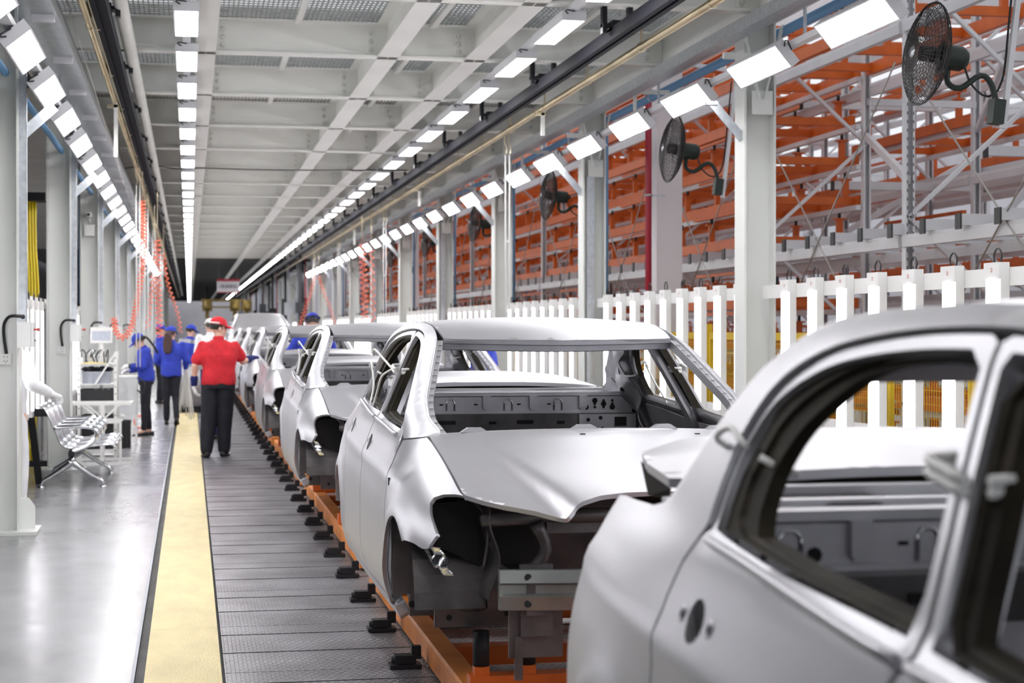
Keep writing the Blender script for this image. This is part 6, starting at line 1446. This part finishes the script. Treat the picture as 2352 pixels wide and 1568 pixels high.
# woman walking away with a bundle of white straps
person('woman in blue jacket with brown ponytail walking away carrying white straps', (-0.30, 29.1, 0), 0.0,
       dict(h=1.66, gaze=(0.35, 0.93, -0.15), toeL=(0, 1, 0), toeR=(0, 0.9, -0.43), palmR=(-1, 0, 0), palmL=(1, 0, 0), curlR=1.2, curlL=0.8,
            j=base(elbL=(-0.25, 0.02, 1.11), wriL=(-0.16, 0.20, 1.02), finL=(-0.08, 0.26, 1.0), elbR=(0.26, 0.02, 1.11), wriR=(0.24, 0.14, 0.95), finR=(0.235, 0.18, 0.86), kneL=(-0.08, 0.04, 0.49), ankL=(-0.08, 0.06, 0.08), kneR=(0.07, 0.02, 0.49), ankR=(0.09, -0.16, 0.12))),
       dict(blue, hair='hair_brown', tail=0.36, seed=11.0, leg=0.95))
t = thing('strap_bundle', 'bundle of long white plastic straps in the walking woman hand', 'straps', (-0.055, 29.24, 0)); rr = random.Random(21)
for i in range(26):
    a = rr.uniform(-0.13, 0.13); b_ = rr.uniform(-0.10, 0.14); L = rr.uniform(0.5, 0.82)
    MB().tube(catmull([(rr.uniform(-.02, .02), rr.uniform(-.02, .02), 0.98), (a * 0.25, b_ * 0.2, 0.85), (a * 0.65, b_ * 0.7, 0.85 - L * 0.5), (a * 1.1, b_ * 1.1, 0.88 - L)], 0.08), 0.006, 4).build('strap', 'strap_white', t)
# man behind an unmounted car door
person('man in blue jacket and cap holding a loose car door', (0.02, 34.0, 0), -0.9, dict(h=1.70, gaze=(0.2, 0.95, -0.25), curlL=0.9, curlR=0.9, j=base(elbL=(-0.25, 0.12, 1.12), wriL=(-0.15, 0.34, 1.15), finL=(-0.12, 0.43, 1.17), elbR=(0.25, 0.12, 1.12), wriR=(0.15, 0.34, 1.15), finR=(0.12, 0.43, 1.17))), dict(blue, seed=13.0), detail=0.6)
dd = thing('loose_car_door', 'silver car door stood upright in front of the blue-capped man', 'car door', (-0.14, 33.3, 0.12), 0.25)
dm = panel(MB(), [(-0.10, 0.0), (0.78, 0.0), (0.82, 0.40), (0.80, 0.72), (0.78, 0.90), (0.60, 1.22), (0.10, 1.30), (-0.06, 1.30), (-0.10, 0.74)], [[(-0.03, 0.78), (0.70, 0.78), (0.54, 1.16), (0.08, 1.23), (-0.02, 1.23)]], lambda u, h: (u, -0.05 * math.sin(min(h, 0.75) / 0.75 * PI), h), 0.06, 0.04, outward=2)
dm.build('door_skin', 'body_silver', dd); MB().bar((-0.05, 0.02, 0.80), (0.70, 0.02, 0.80), 0.03, 0.02).build('belt_flange', 'body_silver', dd)
MB().box(-0.1, 0.8, -0.15, 0.15, -0.12, 0.0).build('door_stand', 'black_steel', dd)
person('man in blue cap and jacket far behind the ponytailed women', (-0.62, 37.5, 0), -1.3, dict(h=1.72, j=base(elbR=(0.27, 0.1, 1.12), wriR=(0.2, 0.3, 1.05), finR=(0.18, 0.4, 1.05))), dict(blue, seed=17.0), detail=0.6)
person('man in white shirt and cream cap just beyond the red shirt', (0.44, 25.2, 0), 0.3, dict(h=1.74, gaze=(0.2, 0.97, -0.1), j=base(elbL=(-0.26, 0.1, 1.12), wriL=(-0.2, 0.3, 1.05), finL=(-0.18, 0.4, 1.03))), dict(shirt='cloth_white', trousers='cloth_navy', cap='cap_cream', hair='hair_black', gloveL='glove_white', gloveR='glove_white', capband='hair_black', seed=19.0), detail=0.6)
person('man in white shirt and cream cap, farther of the two white-shirted men', (0.37, 31.0, 0), 0.2, dict(h=1.80, gaze=(-0.3, 0.95, -0.1), j=base()), dict(shirt='cloth_white', trousers='cloth_navy', cap='cap_cream', hair='hair_black', gloveL='glove_white', gloveR='glove_white', capband='hair_black', seed=23.0), detail=0.6)
# workers between and beyond the cars
person('worker in blue cap bending between two car bodies', (1.66, 23.32, 0), 0.15, dict(h=1.83, gaze=(0.1, 0.9, -0.4), shoulder=1.1, curlL=0.9, curlR=0.9, j=base(elbL=(-0.31, 0.08, 1.14), wriL=(-0.26, 0.30, 1.10), finL=(-0.24, 0.39, 1.08), elbR=(0.31, 0.08, 1.14), wriR=(0.28, 0.30, 1.10), finR=(0.27, 0.39, 1.08))), dict(blue, capband='hair_black', seed=29.0), detail=0.6)
person('worker in blue on the far side of the second car body', (3.02, 17.4, 0), PI / 2, dict(h=1.70, gaze=(0, 0.9, -0.4), curlL=0.9, curlR=0.9, j=base(elbL=(-0.27, 0.08, 1.12), wriL=(-0.2, 0.30, 1.10), finL=(-0.18, 0.39, 1.08), elbR=(0.27, 0.08, 1.12), wriR=(0.2, 0.30, 1.10), finR=(0.18, 0.39, 1.08))), dict(blue, seed=31.0), detail=0.6)
person('worker in blue on the far side of the third car body', (3.02, 22.6, 0), PI / 2 - 0.3, dict(h=1.70, gaze=(0, 0.9, -0.4), j=base(elbL=(-0.27, 0.08, 1.12), wriL=(-0.2, 0.30, 1.10), finL=(-0.18, 0.39, 1.08))), dict(blue, seed=37.0), detail=0.6)
# person in white behind the first left column: only the forearm shows
person('person in white overalls behind the first left column, forearm showing', (-1.44, 14.40, 0), -0.6, dict(h=1.70, gaze=(0.3, 0.9, -0.2), palmR=(0, 0.2, -1), curlR=0.8, girth=0.8, shoulder=0.75, j=base(shoL=(-0.12, 0, 1.365), shoR=(0.13, 0.02, 1.365), elbL=(-0.14, -0.05, 1.10), wriL=(-0.12, 0.0, 0.9), finL=(-0.1, 0.02, 0.8), elbR=(0.27, -0.06, 1.16), wriR=(0.30, 0.12, 1.08), finR=(0.33, 0.20, 1.05))), dict(shirt='cloth_white', trousers='cloth_white', cap='cloth_white', hair='hair_black', gloveR='glove_white', seed=41.0))
bpy.data.scenes.remove(TMP)
